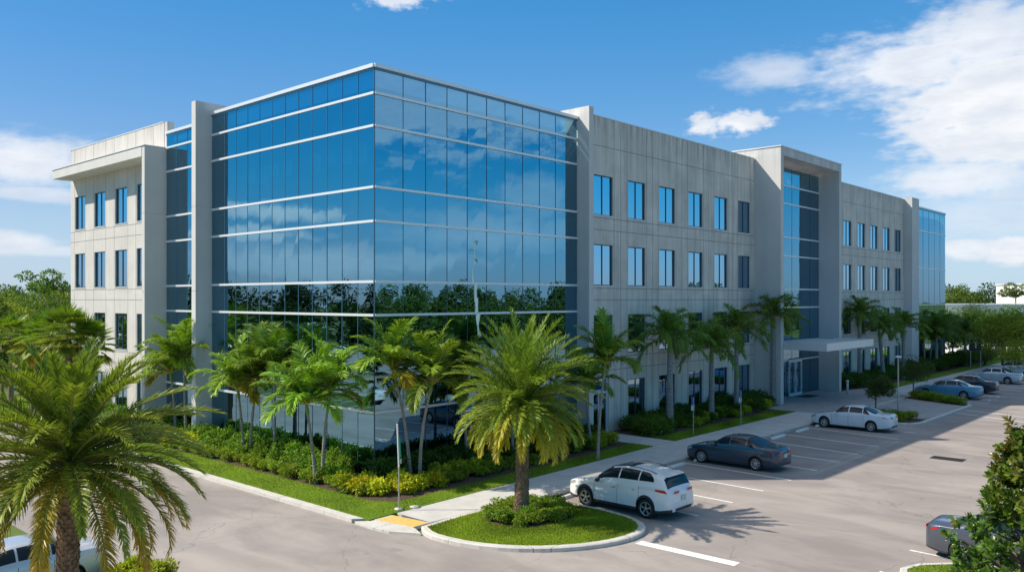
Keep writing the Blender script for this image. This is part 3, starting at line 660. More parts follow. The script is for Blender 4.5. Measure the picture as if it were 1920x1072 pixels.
# ================================================================ CARS
def paint(name, col, metal=.0, rough=.35):
    m, t, b = material(name); o = t.obj(); n = t.noise(o, 2.2, 4)
    t.put(b.inputs['Base Color'], t.mix(n.step(.3, .75)*.25, col, tuple(x*.75+.02 for x in col))); b.inputs['Metallic'].default_value = metal; b.inputs['Roughness'].default_value = rough
    b.inputs['Coat Weight'].default_value = 1.0; b.inputs['Coat Roughness'].default_value = .03; return m
M['tyre'] = simple('tyre_rubber', (.02, .02, .02), .85)
M['rim'] = simple('alloy_rim', (.62, .63, .65), .28, .9)
M['cladding'] = simple('dark_plastic_trim', (.035, .037, .04), .6)
M['cglass'] = simple('car_glass', (.008, .022, .03), .06, 0, 0, spec=.25)
M['chrome'] = simple('bright_trim', (.7, .7, .7), .15, 1)
M['seam'] = simple('panel_gap', (.03, .03, .03), .7)
M['tail'] = simple('tail_lamp_red', (.60, .006, .012), .2, 0, .3)
M['head'] = simple('head_lamp_clear', (.55, .58, .6), .08, .3, 1)
M['plate'] = simple('licence_plate', (.62, .66, .60), .5, var=.2, vs=12)
M['under'] = simple('underbody', (.015, .015, .015), .9)
def pchip(xs, ys):
    xs = np.array(xs, float); ys = np.array(ys, float); h = np.diff(xs); d = np.diff(ys)/h; m = np.zeros(len(xs))
    for i in range(1, len(xs)-1):
        if d[i-1]*d[i] > 0: w1, w2 = 2*h[i]+h[i-1], h[i]+2*h[i-1]; m[i] = (w1+w2)/(w1/d[i-1]+w2/d[i])
    m[0], m[-1] = d[0], d[-1]
    def f(x):
        i = np.clip(np.searchsorted(xs, x)-1, 0, len(h)-1); t_ = np.clip((x-xs[i])/h[i], 0, 1)
        return (2*t_**3-3*t_**2+1)*ys[i]+(t_**3-2*t_**2+t_)*h[i]*m[i]+(-2*t_**3+3*t_**2)*ys[i+1]+(t_**3-t_**2)*h[i]*m[i+1]
    return f
SEDAN = dict(L=4.82, P=([0, .04, .14, .5, 1.0, 1.32, 1.7, 2.05, 2.4, 2.8, 3.15, 3.5, 3.85, 4.05, 4.35, 4.64, 4.76, 4.82], [.56, .66, .74, .84, .92, .96, 1.20, 1.39, 1.455, 1.465, 1.425, 1.30, 1.15, 1.09, 1.075, 1.06, .99, .80]),
    B=([0, .15, 1.3, 3.0, 4.3, 4.82], [.54, .70, .90, .94, .98, .80]), W=([0, .06, .2, .5, 1.0, 2.4, 3.8, 4.45, 4.68, 4.78, 4.82], [.58, .70, .79, .87, .915, .925, .92, .86, .79, .70, .62]),
    sill=.19, arch=.355, wr=.325, ax=(.95, 3.76), ws=(1.36, 2.08), rg=(3.22, 3.98), sg=(1.58, 2.42, 3.24, 3.50), tl=(4.42, 4.80, .62, .97), plate=(.86, .98), n0=2.6)
SUV = dict(L=4.70, P=([0, .03, .12, .45, .95, 1.18, 1.6, 1.95, 2.3, 2.8, 3.4, 3.95, 4.28, 4.36, 4.50, 4.58, 4.66, 4.70], [.62, .78, .90, 1.01, 1.08, 1.12, 1.41, 1.62, 1.70, 1.735, 1.705, 1.635, 1.575, 1.50, 1.20, 1.10, 1.0, .72]),
    B=([0, .12, 1.2, 3.0, 4.3, 4.70], [.60, .86, 1.04, 1.12, 1.24, .70]), W=([0, .05, .2, .5, 1.0, 2.4, 3.8, 4.35, 4.55, 4.65, 4.70], [.62, .74, .83, .90, .935, .945, .94, .90, .85, .78, .68]),
    sill=.27, arch=.40, wr=.36, ax=(.93, 3.66), ws=(1.24, 2.0), rg=(4.325, 4.50), sg=(1.48, 2.42, 3.30, 3.80), tl=(4.05, 4.67, .84, 1.12), plate=(.92, 1.06), n0=3.0)
def car(name, spec, col, loc, rz, label, group='cars parked in the bays', cat='car', clad=False, sunroof=False, glassmat=None, simplecar=False):
    D = spec; L = D['L']; fP, fB, fW = pchip(*D['P']), pchip(*D['B']), pchip(*D['W'])
    root = empty(name, loc, rz); tag(root, label, cat, group)
    def zb(x):
        z = D['sill']+.06*np.clip((.35-x)/.35, 0, 1)+.10*np.clip((x-(L-.5))/.5, 0, 1)
        for a in D['ax']:
            dd = D['arch']**2-(x-a)**2; z = np.where(dd > 0, np.maximum(z, D['wr']+np.sqrt(np.maximum(dd, 0))), z)
        return z
    def surf(x, v, off=0.0, raw=False):
        x, v = np.broadcast_arrays(np.asarray(x, float), np.asarray(v, float))
        P, W = fP(x), fW(x); zs = np.minimum(fB(x), P-.045); b = np.minimum(zb(x), zs-.02)
        g = np.clip((P-zs-.08)/.3, 0, 1)
        vl = np.clip(v, 0, 1); zl = b+(zs-b)*vl; wl = lambda z: W*(1-.11*np.clip((.55-z)/.5, 0, 1)**2-.045*np.clip((z-.62)/.4, 0, 1)**1.5)
        n = D['n0']+2.2*g; th = np.clip(v-1, 0, 1)*math.pi/2; hh = (P-zs)
        zz = zs+hh*np.sin(th)**(2/n); ww = wl(zs)*np.abs(np.cos(th))**(2/n)*(1-.30*g*(zz-zs)/.55)
        z = np.where(v <= 1, zl, zz); y = np.where(v <= 1, wl(zl), ww)
        z = z+np.where((v > 1) & (g < .5), 0, 0)
        q = np.stack([x-L/2, y, z], -1)
        if off:
            e = 1e-3; px = surf(np.clip(x+e, 0, L), v, raw=True)-surf(np.clip(x-e, 0, L), v, raw=True); pv = surf(x, np.clip(v+e, 0, 2), raw=True)-surf(x, np.clip(v-e, 0, 2), raw=True)
            nn = np.cross(px, pv); nn = norm(nn); c = q-np.array([0, 0, .75]); sg = np.sign((nn*c*np.array([.3, 1, 1])).sum(-1, keepdims=True)+1e-9); q = q+nn*sg*off
        return q
    # stations by arc length of the profile
    xx = np.linspace(0, L, 3000); pp = fP(xx)+0; s = np.concatenate([[0], np.cumsum(np.hypot(np.diff(xx), np.diff(pp))+2.0*np.abs(np.diff(fW(xx))))])
    st = np.interp(np.linspace(0, s[-1], 110), s, xx)
    ar = np.concatenate([a+D['arch']*np.cos(np.linspace(0, math.pi, 25)) for a in D['ax']]); st = np.unique(np.round(np.concatenate([st, ar, ar+.0015*np.sign(ar-ar.mean())]), 4)); st = st[(st >= 0) & (st <= L)]
    vv = np.concatenate([np.linspace(0, 1, 12), 1+np.linspace(0, 1, 22)[1:]])
    def patch(nm, xs, vs, off, mat, both=True, parent=root, smooth=True, sides=(1, -1), close=False, sep=False):
        if sep:
            for s_ in (1, -1): patch(nm, xs, vs, off, mat, sides=(s_,))
            return
        xs = np.asarray(xs); V = []; Fq = []; n0 = 0
        Xg = np.repeat(xs[:, None], vs.shape[-1], 1) if vs.ndim == 2 else np.repeat(xs[:, None], len(vs), 1); Vg = vs if vs.ndim == 2 else np.repeat(vs[None, :], len(xs), 0)
        q = surf(Xg, Vg, off); a, b = q.shape[:2]
        for sg in sides:
            p = q*np.array([1, sg, 1]); V.append(p.reshape(-1, 3)); idx = np.arange(a*b).reshape(a, b)+n0
            Fq.append(np.stack([idx[:-1, :-1], idx[1:, :-1], idx[1:, 1:], idx[:-1, 1:]], -1).reshape(-1, 4)[:, ::sg]); n0 += a*b
        me = npmesh(nm, np.concatenate(V), np.concatenate(Fq), None, smooth); 
        bm = bmesh.new(); bm.from_mesh(me); bmesh.ops.remove_doubles(bm, verts=bm.verts, dist=1e-4)
        if close:
            bm.edges.ensure_lookup_table(); bnd = [e for e in bm.edges if e.is_boundary]
            for xe in (-L/2, L/2):
                es = [e for e in bnd if all(abs(v_.co.x-xe) < 2e-3 for v_ in e.verts)]
                if es: bmesh.ops.contextual_create(bm, geom=es)
        bmesh.ops.recalc_face_normals(bm, faces=bm.faces); bm.to_mesh(me); bm.free()
        return link(nm, me, mat, parent)
    body = patch('body', st, vv, 0, col, close=True)
    gm_ = glassmat or M['cglass']
    lin = np.linspace
    # side glass in door pieces; lower edge at v 1.04, upper follows roof rail
    s0, s1, s2, s3 = D['sg']
    def upper(x):
        z = fP(x); return np.clip(1.0+.52*np.clip((z-np.minimum(fB(x), z-.045)-.10)/.33, 0, 1)**.6, 1.05, 1.47)
    for a_, b_, nm in ((s0, s1-.03, 'side_window'), (s1+.03, s2-.03, 'side_window'), (s2+.03, s3+.16 if not simplecar else s3, 'side_window')):
        xs = lin(a_, b_, 14); lo = 1.03
        vs = np.stack([lo+(upper(x)*(1 if True else 1)-lo)*lin(0, 1, 9)*(np.clip((b_-x)/.28, .05, 1)**.6 if nm and b_ > s3 else 1) for x in xs]); patch(nm, xs, vs, .006, gm_, sep=True)
    w0, w1 = D['ws']; patch('windscreen', lin(w0, w1, 12), 1+np.linspace(.50, 1, 14), .007, gm_)
    r0, r1 = D['rg']; patch('rear_window', lin(r0, r1, 12), 1+np.linspace(.46 if D is SEDAN else .36, 1, 14), .007, gm_)
    # lamps
    t0, t1, z0, z1 = D['tl']
    tx = lin(t0, t1, 14)
    def vz(x, z):
        P = fP(x); zs = np.minimum(fB(x), P-.045); b = np.minimum(zb(x), zs-.02); return (z-b)/(zs-b)
    xs = np.array(tx); vs = np.stack([np.clip(np.linspace(vz(x, z1-.10-.06*(x-t0)/(t1-t0)+.03), vz(x, z1), 6), .02, 1.0) for x in xs]); patch('tail_lamp', xs, vs, .007, M['tail'], sep=True)
    hx = lin(.03, .42, 10); vs = np.stack([np.clip(np.linspace(vz(x, fB(x)-.12), .98, 5), .05, 1) for x in hx]); patch('head_lamp', hx, vs, .006, M['head'], sep=True)
    ry = L/2+.001
    def rear(nm, y0, y1, q0, q1, m, p=0, th=.012): mb = MB(); mb.box(ry+p, ry+p+th, y0, y1, q0, q1); return mb.build(nm, m, root)
    pz = D['plate']; rear('licence_plate', -.16, .16, pz[0]-.22, pz[1]-.18, M['plate'])
    rear('tail_lamp', -.60, -.30, z1-.12, z1-.03, M['tail'], -.012); rear('tail_lamp', .30, .60, z1-.12, z1-.03, M['tail'], -.012)
    rear('bumper_trim', -.55, .55, D['sill']+.10, D['sill']+.2, M['cladding'], -.012)
    mb = MB(); mb.box(-L/2-.008, -L/2+.01, -.45, .45, .34, .48); mb.box(-L/2-.008, -L/2+.01, -.35, .35, .52, .58); mb.build('grille', M['cladding'], root)
    # door gaps and handles
    V, Fq = [], []
    for xg in (s0-.16 if D is SEDAN else s0-.12, s1, s2+.06):
        patch('door_gap', np.array([xg-.006, xg+.006]), np.linspace(.04, 1.0, 14), .002, M['seam'], sep=True)
    for xg in (s1-.28, s2-.22): patch('door_handle', np.linspace(xg, xg+.19, 3), np.linspace(.80, .86, 3), .02, col if not clad else M['chrome'], sep=True)
    # trim along the sill
    xs = st[(st > .02) & (st < L-.02)]
    zc_ = .10 if clad else .05
    def vtop(x, h): P = fP(x); zs = np.minimum(fB(x), P-.045); b = np.minimum(zb(x), zs-.02); return np.clip(h/(zs-b), 0, .6)
    vs = np.stack([np.linspace(0.0, float(vtop(x, zc_)), 3) for x in xs]); patch('sill_trim', xs, vs, .006, M['cladding'], sep=True)
    for sg in (-1, 1):
        c = surf(np.array(s0+.10), np.array(1.0))
        x0 = float(c[0]); y0 = float(c[1]); z0_ = float(c[2])
        mb = MB(); mb.lathe([(.001, -.11), (.05, -.10), (.075, -.05), (.078, .05), (.05, .10), (.001, .11)], 10, 0, 'y', (x0-.0, sg*(y0+.12), z0_+.07))
        mb.build('wing_mirror', M['cladding'] if clad else col, root)
    # roof rails / sunroof
    if sunroof:
        patch('sunroof', np.linspace(1.95, 2.85, 8), 1+np.linspace(.78, 1, 8), .006, gm_)
        for sg in (-1, 1): MB().tube([(x-L/2, sg*.60, float(fP(np.array(x)))+.02-.03*(abs(x-3.0) > .95)) for x in (2.0, 2.2, 2.7, 3.2, 3.7, 3.95)], .016, 6).build('roof_rail', M['cladding'], root)
        mb = MB(); mb.add([(4.12-L/2, -.60, 1.615), (4.40-L/2, -.56, 1.575), (4.40-L/2, .56, 1.575), (4.12-L/2, .60, 1.615), (4.12-L/2, -.60, 1.54), (4.40-L/2, -.56, 1.55), (4.40-L/2, .56, 1.55), (4.12-L/2, .60, 1.54)],
            [(0, 1, 2, 3), (7, 6, 5, 4), (0, 4, 5, 1), (1, 5, 6, 2), (2, 6, 7, 3), (3, 7, 4, 0)]); mb.build('spoiler', col, root)
    # dark inner body and wheels
    mb = MB(); a0, a1 = D['ax']; rr = D['arch']
    mb.box(.25-L/2, L-.3-L/2, -.62, .62, .24, .78); mb.box(a0+rr-L/2, a1-rr-L/2, -.80, .80, .22, .70); mb.build('underbody', M['under'], root)
    r_ = D['wr']
    for ax in D['ax']:
        for sg in (-1, 1):
            y = sg*(.925 if D is SUV else .905)
            mb = MB(); wdt = .22; yo = [0, .02, wdt-.02, wdt]
            mb.lathe([(r_*.66, 0), (r_*.90, 0), (r_, .03), (r_, wdt-.03), (r_*.90, wdt), (r_*.66, wdt)], 36, 0, 'y', (0, -wdt if sg > 0 else 0, 0))
            wh = mb.build('wheel', M['tyre'], root, (ax-L/2, y-sg*.012, r_)); 
            mb = MB(); e = -1 if sg > 0 else 1
            mb.lathe([(r_*.67, .0*e), (r_*.67, .01*e), (r_*.61, .02*e), (r_*.60, .13*e), (.001, .13*e)], 32, 1, 'y')
            mb.lathe([(r_*.685, .004*e), (r_*.66, -.006*e), (r_*.61, .012*e)], 32, 0, 'y')
            mb.lathe([(.001, .01*e), (.05, .012*e), (.06, .03*e), (.06, .08*e)], 14, 0, 'y')
            ns = 5 if clad else 10
            for k in range(ns):
                for dth in ((-.13, .13) if clad else (0,)):
                    a_ = 2*math.pi*k/ns+.3; dr_ = Vector((math.cos(a_+dth*.5), 0, math.sin(a_+dth*.5))); pe = Vector((math.cos(a_+dth), 0, math.sin(a_+dth)))*r_*.63
                    tt = Vector((-math.sin(a_), 0, math.cos(a_))); w_ = .016 if clad else .017; p0 = dr_*.04
                    vs = [p0-tt*w_*1.3, p0+tt*w_*1.3, pe+tt*w_, pe-tt*w_]; vs = [v_+Vector((0, .014*e, 0)) for v_ in vs]+[v_+Vector((0, .05*e, 0)) for v_ in vs]
                    mb.add(vs, [(0, 1, 2, 3), (7, 6, 5, 4), (0, 4, 5, 1), (1, 5, 6, 2), (2, 6, 7, 3), (3, 7, 4, 0)])
            mb.build('rim', [M['rim'], M['under']], wh)
    return root
NA = math.atan2(NY, NX)
PW = paint('white_paint', (.86, .86, .85)); PW2 = paint('pearl_white_paint', (.74, .77, .80)); PB = paint('dark_blue_paint', (.006, .035, .07), .0); PG = paint('grey_paint', (.09, .10, .13), .4); PS = paint('silver_paint', (.60, .63, .66), .4)
PL = paint('light_blue_paint', (.10, .30, .46), .2); PK = paint('black_paint', (.014, .016, .03), .2); PR = paint('red_paint', (.25, .02, .02)); PA = paint('pale_silver_paint', (.55, .60, .64), .5)
car('parked_crossover', SUV, PW, F(3.66, 10.87), NA, 'white crossover with black sunroof parked beside the palm island', cat='car', clad=True, sunroof=True)
car('parked_sedan', SEDAN, PB, F(14.17, 9.97), NA, 'dark blue sedan parked alone on the shaded stalls')
car('parked_sedan', SEDAN, PW2, F(29.25, 10.0), NA, 'white sedan parked right before the entrance apron')
car('parked_sedan', SEDAN, PL, F(50.75, 9.75), NA, 'light blue sedan parked beyond the apron bed')
car('parked_sedan', SEDAN, PK, F(56.0, 9.75), NA, 'black sedan parked behind the light blue one')
car('parked_sedan', SEDAN, PA, F(66.4, 9.6), NA, 'pale silver sedan parked behind the black one')
car('parked_crossover', SUV, PS, F(73.5, 9.9), NA, 'silver crossover cut off by the right edge', clad=False)
car('parked_sedan', SEDAN, PG, F(5.75, 23.4), NA+math.pi, 'grey sedan partly hidden behind the glossy leaved tree')
car('parked_sedan', SEDAN, PS, F(-15.45, 3.75), ROT, 'silver sedan behind the near left palm, tail to the drive', simplecar=False)
for i, (x, y, c_, sp_, lb, rz) in enumerate(((15, 712, PS, SUV, 'grey car far left in the lot beside the sabal palms', .3), (62, 700, PW, SUV, 'white crossover far left behind the near palm crown', .2), (85, 735, PL, SEDAN, 'pale blue sedan far left under the palm fronds', 1.0),
    (1790, 664, PW, SEDAN, 'white car behind the shaded palms at the far right', .9), (1815, 660, PW2, SUV, 'second white car behind the shaded palms at the far right', .9), (1880, 650, PK, SEDAN, 'dark car in front of the far white building', .5))):
    car('parked_car', sp_, c_, G(x, y), rz, lb, 'cars parked far off')
# cars seen only as reflections, beyond the right edge of the lot
for a_, c_, lb in ((-9.8, PS, 'silver car facing the glass corner from the far row'), (16.8, PW, 'white car in the far row mirrored by the glass'), (25.2, PK, 'black car in the far row mirrored by the glass')):
    car('parked_sedan', SEDAN, c_, F(a_, 23.3), NA+math.pi, lb, 'cars in the row across the aisle')
# ================================================================ PALMS
def palm(name, base, trunk_pts, rads, crown_mesh, label, group, bmat, shaft=None, rz=0.0, cat='palm tree', boots=None, fmat=None):
    root = empty(name, base, 0); tag(root, label, cat, group)
    pts = [Vector(p) for p in trunk_pts]; K = 22; fine = []; rf = []
    cum = np.linspace(0, len(pts)-1, K)
    for c in cum:
        i = min(int(c), len(pts)-2); f = c-i; p0, p1, p2, p3 = pts[max(i-1, 0)], pts[i], pts[i+1], pts[min(i+2, len(pts)-1)]
        fine.append(.5*((2*p1)+(p2-p0)*f+(2*p0-5*p1+4*p2-p3)*f*f+(3*p1-3*p2+p3-p0)*f**3)); rf.append(float(np.interp(c, range(len(rads)), rads)))
    MB().tube(fine, rf, 14).build('trunk', bmat, root)
    if boots: boots(root, fine, rf)
    top = fine[-1]
    if shaft:
        d = (fine[-1]-fine[-3]).normalized(); h, r0 = shaft; MB().tube([top-d*.02, top+d*h*.3, top+d*h*.8, top+d*h], [r0*.95, r0*1.15, r0*.7, r0*.35], 12).build('crownshaft', M['shaft'], root); top = top+d*h*.85
    o = link('crown', crown_mesh, [], root, top, rz)
    if not crown_mesh.materials: crown_mesh.materials.append(fmat or M['frond'])
    return root
def date_crown(seed, n, L, dens, nl=62, w=.034, cols=None, lmax=.42, e_span=104, l0=1.0, ls=.42):
    r = np.random.default_rng(seed); A = Acc(); ga = 2.39996
    for i in range(n):
        f = i/(n-1)                              # 0 young, 1 old
        e0 = R(86)-R(e_span)*f**.9+r.normal(0, R(5)); az = i*ga+r.normal(0, .15); LL = L*(l0+(1.06-l0)*min(1, f*3)-ls*f)*r.uniform(.9, 1.08)
        dr = R(36)+R(42)*min(1, f*1.4)+r.normal(0, R(6)); age = .10+.7*f if f > .6 else .2+.2*f
        cb = (.075+.05*f, .155+.03*f, .026); ct = (.27, .30, .035) if f < .75 else (.44, .35, .04)
        if cols: cb, ct, age = cols(f)
        V, Q, C = frond(r, az, e0, LL, dr, lmax*r.uniform(.9, 1.1), w, nl, vee=.45, hang=.12+.25*f, fwd=.75, s0=.10, cb=cb, ct=ct, age=age, messy=.22, pw=1.35, twist=r.normal(0, .12))
        A.add(V, Q, C, (.10*math.cos(az)*(.3+f), .10*math.sin(az)*(.3+f), .25-.45*f))
    return A.mesh('crown')
def boots(root, fine, rf):
    mb = MB(); r = random.Random(3); H = fine[-1].z-fine[0].z; n = int(H/.085); z0 = fine[0].z
    for j in range(n):
        z = z0+.05+H*j/n; k = min(range(len(fine)), key=lambda q: abs(fine[q].z-z)); c = fine[k]; rr = rf[k]; m = 9
        for q in range(m):
            a_ = 2*math.pi*(q+.5*(j % 2))/m+r.uniform(-.06, .06); ex = r.uniform(.7, 1.3); d = Vector((math.cos(a_), math.sin(a_), 0)); tn = Vector((-math.sin(a_), math.cos(a_), 0)); w_ = rr*.36
            b_ = Vector((c.x, c.y, z))+d*rr*.93; up = .11*ex; outw = .035*ex*(1+1.2*max(0, (z-z0)/H-.75)*4)
            mb.add([b_-tn*w_, b_+tn*w_, b_+tn*w_*.55+d*outw+Vector((0, 0, up)), b_-tn*w_*.55+d*outw+Vector((0, 0, up)), b_-tn*w_*.5+Vector((0, 0, up*.9)), b_+tn*w_*.5+Vector((0, 0, up*.9))], [(0, 1, 2, 3), (3, 2, 5, 4), (0, 3, 4), (1, 5, 2)])
    mb.build('leaf_bases', M['bark_date'], root, fix=False)
c1 = date_crown(11, 108, 3.2, 1, 80, .034, None, .42, 108, 1.0, .40)
def cols2(f): return ((.080+.05*f, .165, .024), (.24, .30, .035) if f < .75 else (.46, .33, .04), .3+.6*f)
c2 = date_crown(23, 112, 3.0, 1, 105, .027, cols2, .37, 112, .74, .12)
pb = G(978, 966, .15)
palm('date_palm', pb, [(0, 0, -.05), (0, 0, .3), (.02, 0, 1.6), (.03, 0, 3.0), (.02, 0, 3.95)], [.36, .27, .23, .23, .30], c1, 'tall date palm with yellow tipped fronds standing on the kerbed island', None, M['bark_date'], boots=boots)
pL = Vector((-9.25, 17.35, 0))
palm('date_palm', pL, [(0, 0, -.05), (0, 0, .3), (-.02, 0, 1.8), (0, .02, 3.4), (.02, .02, 4.55)], [.36, .27, .21, .21, .30], c2, 'nearest date palm with dark green fronds filling the lower left corner', None, M['bark_date'], boots=boots)
# slender palms in the corner bed
def slim_crown(seed, n=11, L=2.3, dark=1.0, old=1, lmax=.66, w=.058):
    r = np.random.default_rng(seed); A = Acc(); ph = r.uniform(0, 6)
    for i in range(n):
        f = i/(n-1); az = ph+i*2.39996+r.normal(0, .2); e0 = R(87)-R(66)*f**.9+r.normal(0, R(7)); LL = L*(1.0-.16*f)*r.uniform(.88, 1.1)
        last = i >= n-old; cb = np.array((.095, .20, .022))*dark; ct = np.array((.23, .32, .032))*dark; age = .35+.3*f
        if last: e0 = R(8)+r.normal(0, R(8)); cb, ct, age, LL = np.array((.20, .26, .03)), np.array((.44, .32, .03)), .7, LL*.75
        V, Q, C = frond(r, az, e0, LL, R(50)+R(40)*f+r.normal(0, R(12)) if not last else R(70), lmax*r.uniform(.85, 1.1), w, 58, vee=.20, hang=.45, fwd=.55, s0=.16, cb=cb*r.uniform(.55, 1.3), ct=ct*r.uniform(.8, 1.2), age=age, messy=.16, pw=1.5, twist=r.normal(0, .25))  # wide base tone range puts dark crown depth and highlights into colour
        A.add(V, Q, C)
    return A.mesh('crown')
sc_ = [slim_crown(40+i, 18 if i % 2 else 16, 2.6, 1.1, (1, 0, 1)[i % 3]) for i in range(6)]
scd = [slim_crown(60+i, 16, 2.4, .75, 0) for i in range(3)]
def slim(px, py, topx, topy, k, label, bend=.3, Yo=0.0, r=.085, crown=None, grp='slender palms in the corner bed', rz=None):
    b = G(px, py, .11)
    for _ in range(80):
        a_, b_ = AB(b)
        if a_ < -.75 or b_ > .85: break
        b = Vector((b.x*.99, b.y*.99, .11))
    Y = b.y+Yo; top = Vector(((topx-960)/FOC*Y, Y, CAMH-(topy-HOR)/FOC*Y))-b; t1 = top*.35; t1.x *= bend; t2 = top*.7; t2.x *= (bend+1)/2
    return palm('slender_palm', b, [(0, 0, -.05), (0, 0, .15), t1, t2, top], [r*1.6, r*1.1, r*.85, r*.72, r*.62], (crown or sc_)[k % len(crown or sc_)], label, grp, M['bark_pale'], (.55, .075), rz if rz is not None else k*1.3)
slim(330, 797, 322, 714, 0, 'left slender palm of the pair before the gap between pier and fin', .6)
slim(349, 806, 345, 688, 1, 'right slender palm of the pair before the left pier', 1.2)
slim(459, 860, 448, 746, 2, 'left stem of the slender palm pair growing right of the left pier', .9)
slim(469, 860, 481, 726, 3, 'right leaning stem of the slender palm pair growing right of the left pier', .4)
slim(592, 906, 577, 776, 4, 'left upright stem of the slender palm pair below the middle of the left glass', .8)
slim(605, 902, 617, 750, 5, 'right leaning stem of the slender palm pair below the middle of the left glass', .3)
slim(770, 903, 741, 710, 0, 'slender palm leaning left behind the green banded post, with orange skirt', .55, rz=2.4)
slim(787, 905, 805, 740, 1, 'slender palm leaning right beside the green banded post', .25, rz=.4)
slim(962, 866, 957, 768, 3, 'slender palm mostly hidden behind the island date palm', .5)
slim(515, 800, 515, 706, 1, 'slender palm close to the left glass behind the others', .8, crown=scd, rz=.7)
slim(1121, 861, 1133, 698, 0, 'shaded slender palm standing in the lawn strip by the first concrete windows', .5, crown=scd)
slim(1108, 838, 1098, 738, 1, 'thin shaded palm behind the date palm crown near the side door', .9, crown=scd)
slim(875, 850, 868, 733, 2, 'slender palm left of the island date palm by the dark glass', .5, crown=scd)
# royal palms
def royal_crown(seed, n=15, L=2.9, dark=1.0):
    r = np.random.default_rng(seed); A = Acc(); ph = r.uniform(0, 6)
    for i in range(n):
        f = i/(n-1); az = ph+i*2.39996+r.normal(0, .2); e0 = R(82)-R(78)*f+r.normal(0, R(6)); LL = L*(.85+.2*min(1, f*2))*r.uniform(.88, 1.1)
        cb = np.array((.075, .15, .028))*dark; ct = np.array((.13, .21, .035))*dark
        V, Q, C = frond(r, az, e0, LL, R(84)+r.normal(0, R(10)), .62*r.uniform(.85, 1.1), .055, 64, vee=.25, hang=.55, fwd=.5, s0=.16, cb=cb, ct=ct, age=.4, messy=.38, pw=1.2, twist=r.normal(0, .2))
        A.add(V, Q, C)
    return A.mesh('crown')
rc_ = [royal_crown(80+i, 20, 2.6) for i in range(4)]
def royal(px, py, topy, k, label, grp='stout royal palms before the shaded front', r=.19, ab=None, tx=None, sc=1.0):
    b = F(*ab, .11) if ab else G(px, py, .11); Y = b.y; hz = CAMH-(topy-HOR)/FOC*Y-b.z; dx = 0 if tx is None else (tx-px)/FOC*Y
    o = palm('royal_palm', b, [(0, 0, -.05), (0, 0, .3), (dx*.3, 0, hz*.45), (dx, 0, hz)], [r*1.45, r*1.15, r*1.0, r*.78], rc_[k % 4], label, grp, M['bark_royal'], (1.15, r*.72), k*1.1)
    for ch in o.children:
        if ch.name.startswith('crown') and 'shaft' not in ch.name: ch.scale = (sc,)*3
    return o
royal(1256, 804, 662, 0, 'stout royal palm nearest the glass corner, left of the first sign post', r=.20)
royal(1334, 790, 678, 1, 'royal palm between the two blue and white sign posts', r=.17)
royal(1381, 776, 648, 2, 'royal palm beside the second sign post', r=.17)
royal(1450, 757, 615, 3, 'royal palm against the left leg of the entrance portal', r=.20, tx=1450)
royal(1612, 720, 612, 0, 'royal palm right behind the end of the entrance canopy', r=.19)
royal(1656, 715, 634, 1, 'second royal palm right of the entrance canopy', r=.18, tx=1650)
royal(1694, 709, 630, 2, 'third royal palm right of the entrance canopy, beside the far pier', r=.18)
for i, (a_, b_, ty) in enumerate(((76, 2.0, 634), (81, 1.2, 626), (86, 2.4, 638), (92, 1.5, 625), (97, .5, 634), (103, 2, 622), (109, 1, 630))):
    royal(0, 0, ty, i, ('first', 'second', 'third', 'fourth', 'fifth', 'sixth', 'seventh')[i]+' dark shaded palm counted from the far pier towards the right', 'shaded palms past the far pier', ab=(a_, b_), r=.16)
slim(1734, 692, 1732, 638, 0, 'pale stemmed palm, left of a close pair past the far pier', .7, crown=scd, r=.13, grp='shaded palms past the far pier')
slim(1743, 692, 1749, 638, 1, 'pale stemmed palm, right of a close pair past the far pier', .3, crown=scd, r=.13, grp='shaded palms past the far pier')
# sabal palms
def sabal_crown(seed):
    r = np.random.default_rng(seed); Vs = []; Qs = []; Cs = []; n0 = 0
    for i in range(46):
        f = i/45; az = i*2.39996; e = R(88)-R(140)*f+r.normal(0, .1); d = np.array([math.cos(e)*math.cos(az), math.cos(e)*math.sin(az), math.sin(e)]); pl_ = r.uniform(.8, 1.2); c = d*pl_
        sd = norm(np.cross(d, [0, 0, 1.0])); up = np.cross(sd, d); m = 30; an = np.linspace(-1.9, 1.9, m)+r.normal(0, .03, m)
        D_ = np.cos(an)[:, None]*d+np.sin(an)[:, None]*sd+np.array([0, 0, -.45])+up*(.25*np.abs(np.sin(an))[:, None]); D_ = norm(D_)
        L_ = r.uniform(.7, .95)*(.7+.3*np.cos(an)); col = np.array((.10, .19, .022))*(1-f)+np.array((.16, .20, .022))*f
        if f > .93: col = np.array((.34, .24, .05))
        P = np.repeat(c[None], m, 0); V, Q = leaf_quads(P, D_, np.repeat(up[None], m, 0), L_, np.full(m, .085), .3); Vs.append(V); Qs.append(Q+n0); n0 += len(V); Cs.append(col*r.uniform(.75, 1.25, (m, 1)))
        # petiole
        w_ = .02; V = np.array([d*.1-sd*w_, d*.1+sd*w_, c+sd*w_*.6, c-sd*w_*.6]); Vs.append(V); Qs.append(np.array([[0, 1, 2, 3]])+n0); n0 += 4; Cs.append(np.array([[.2, .24, .06]]))
    return npmesh('crown', np.concatenate(Vs), np.concatenate(Qs), np.concatenate(Cs))
sb = [sabal_crown(5), sabal_crown(6)]
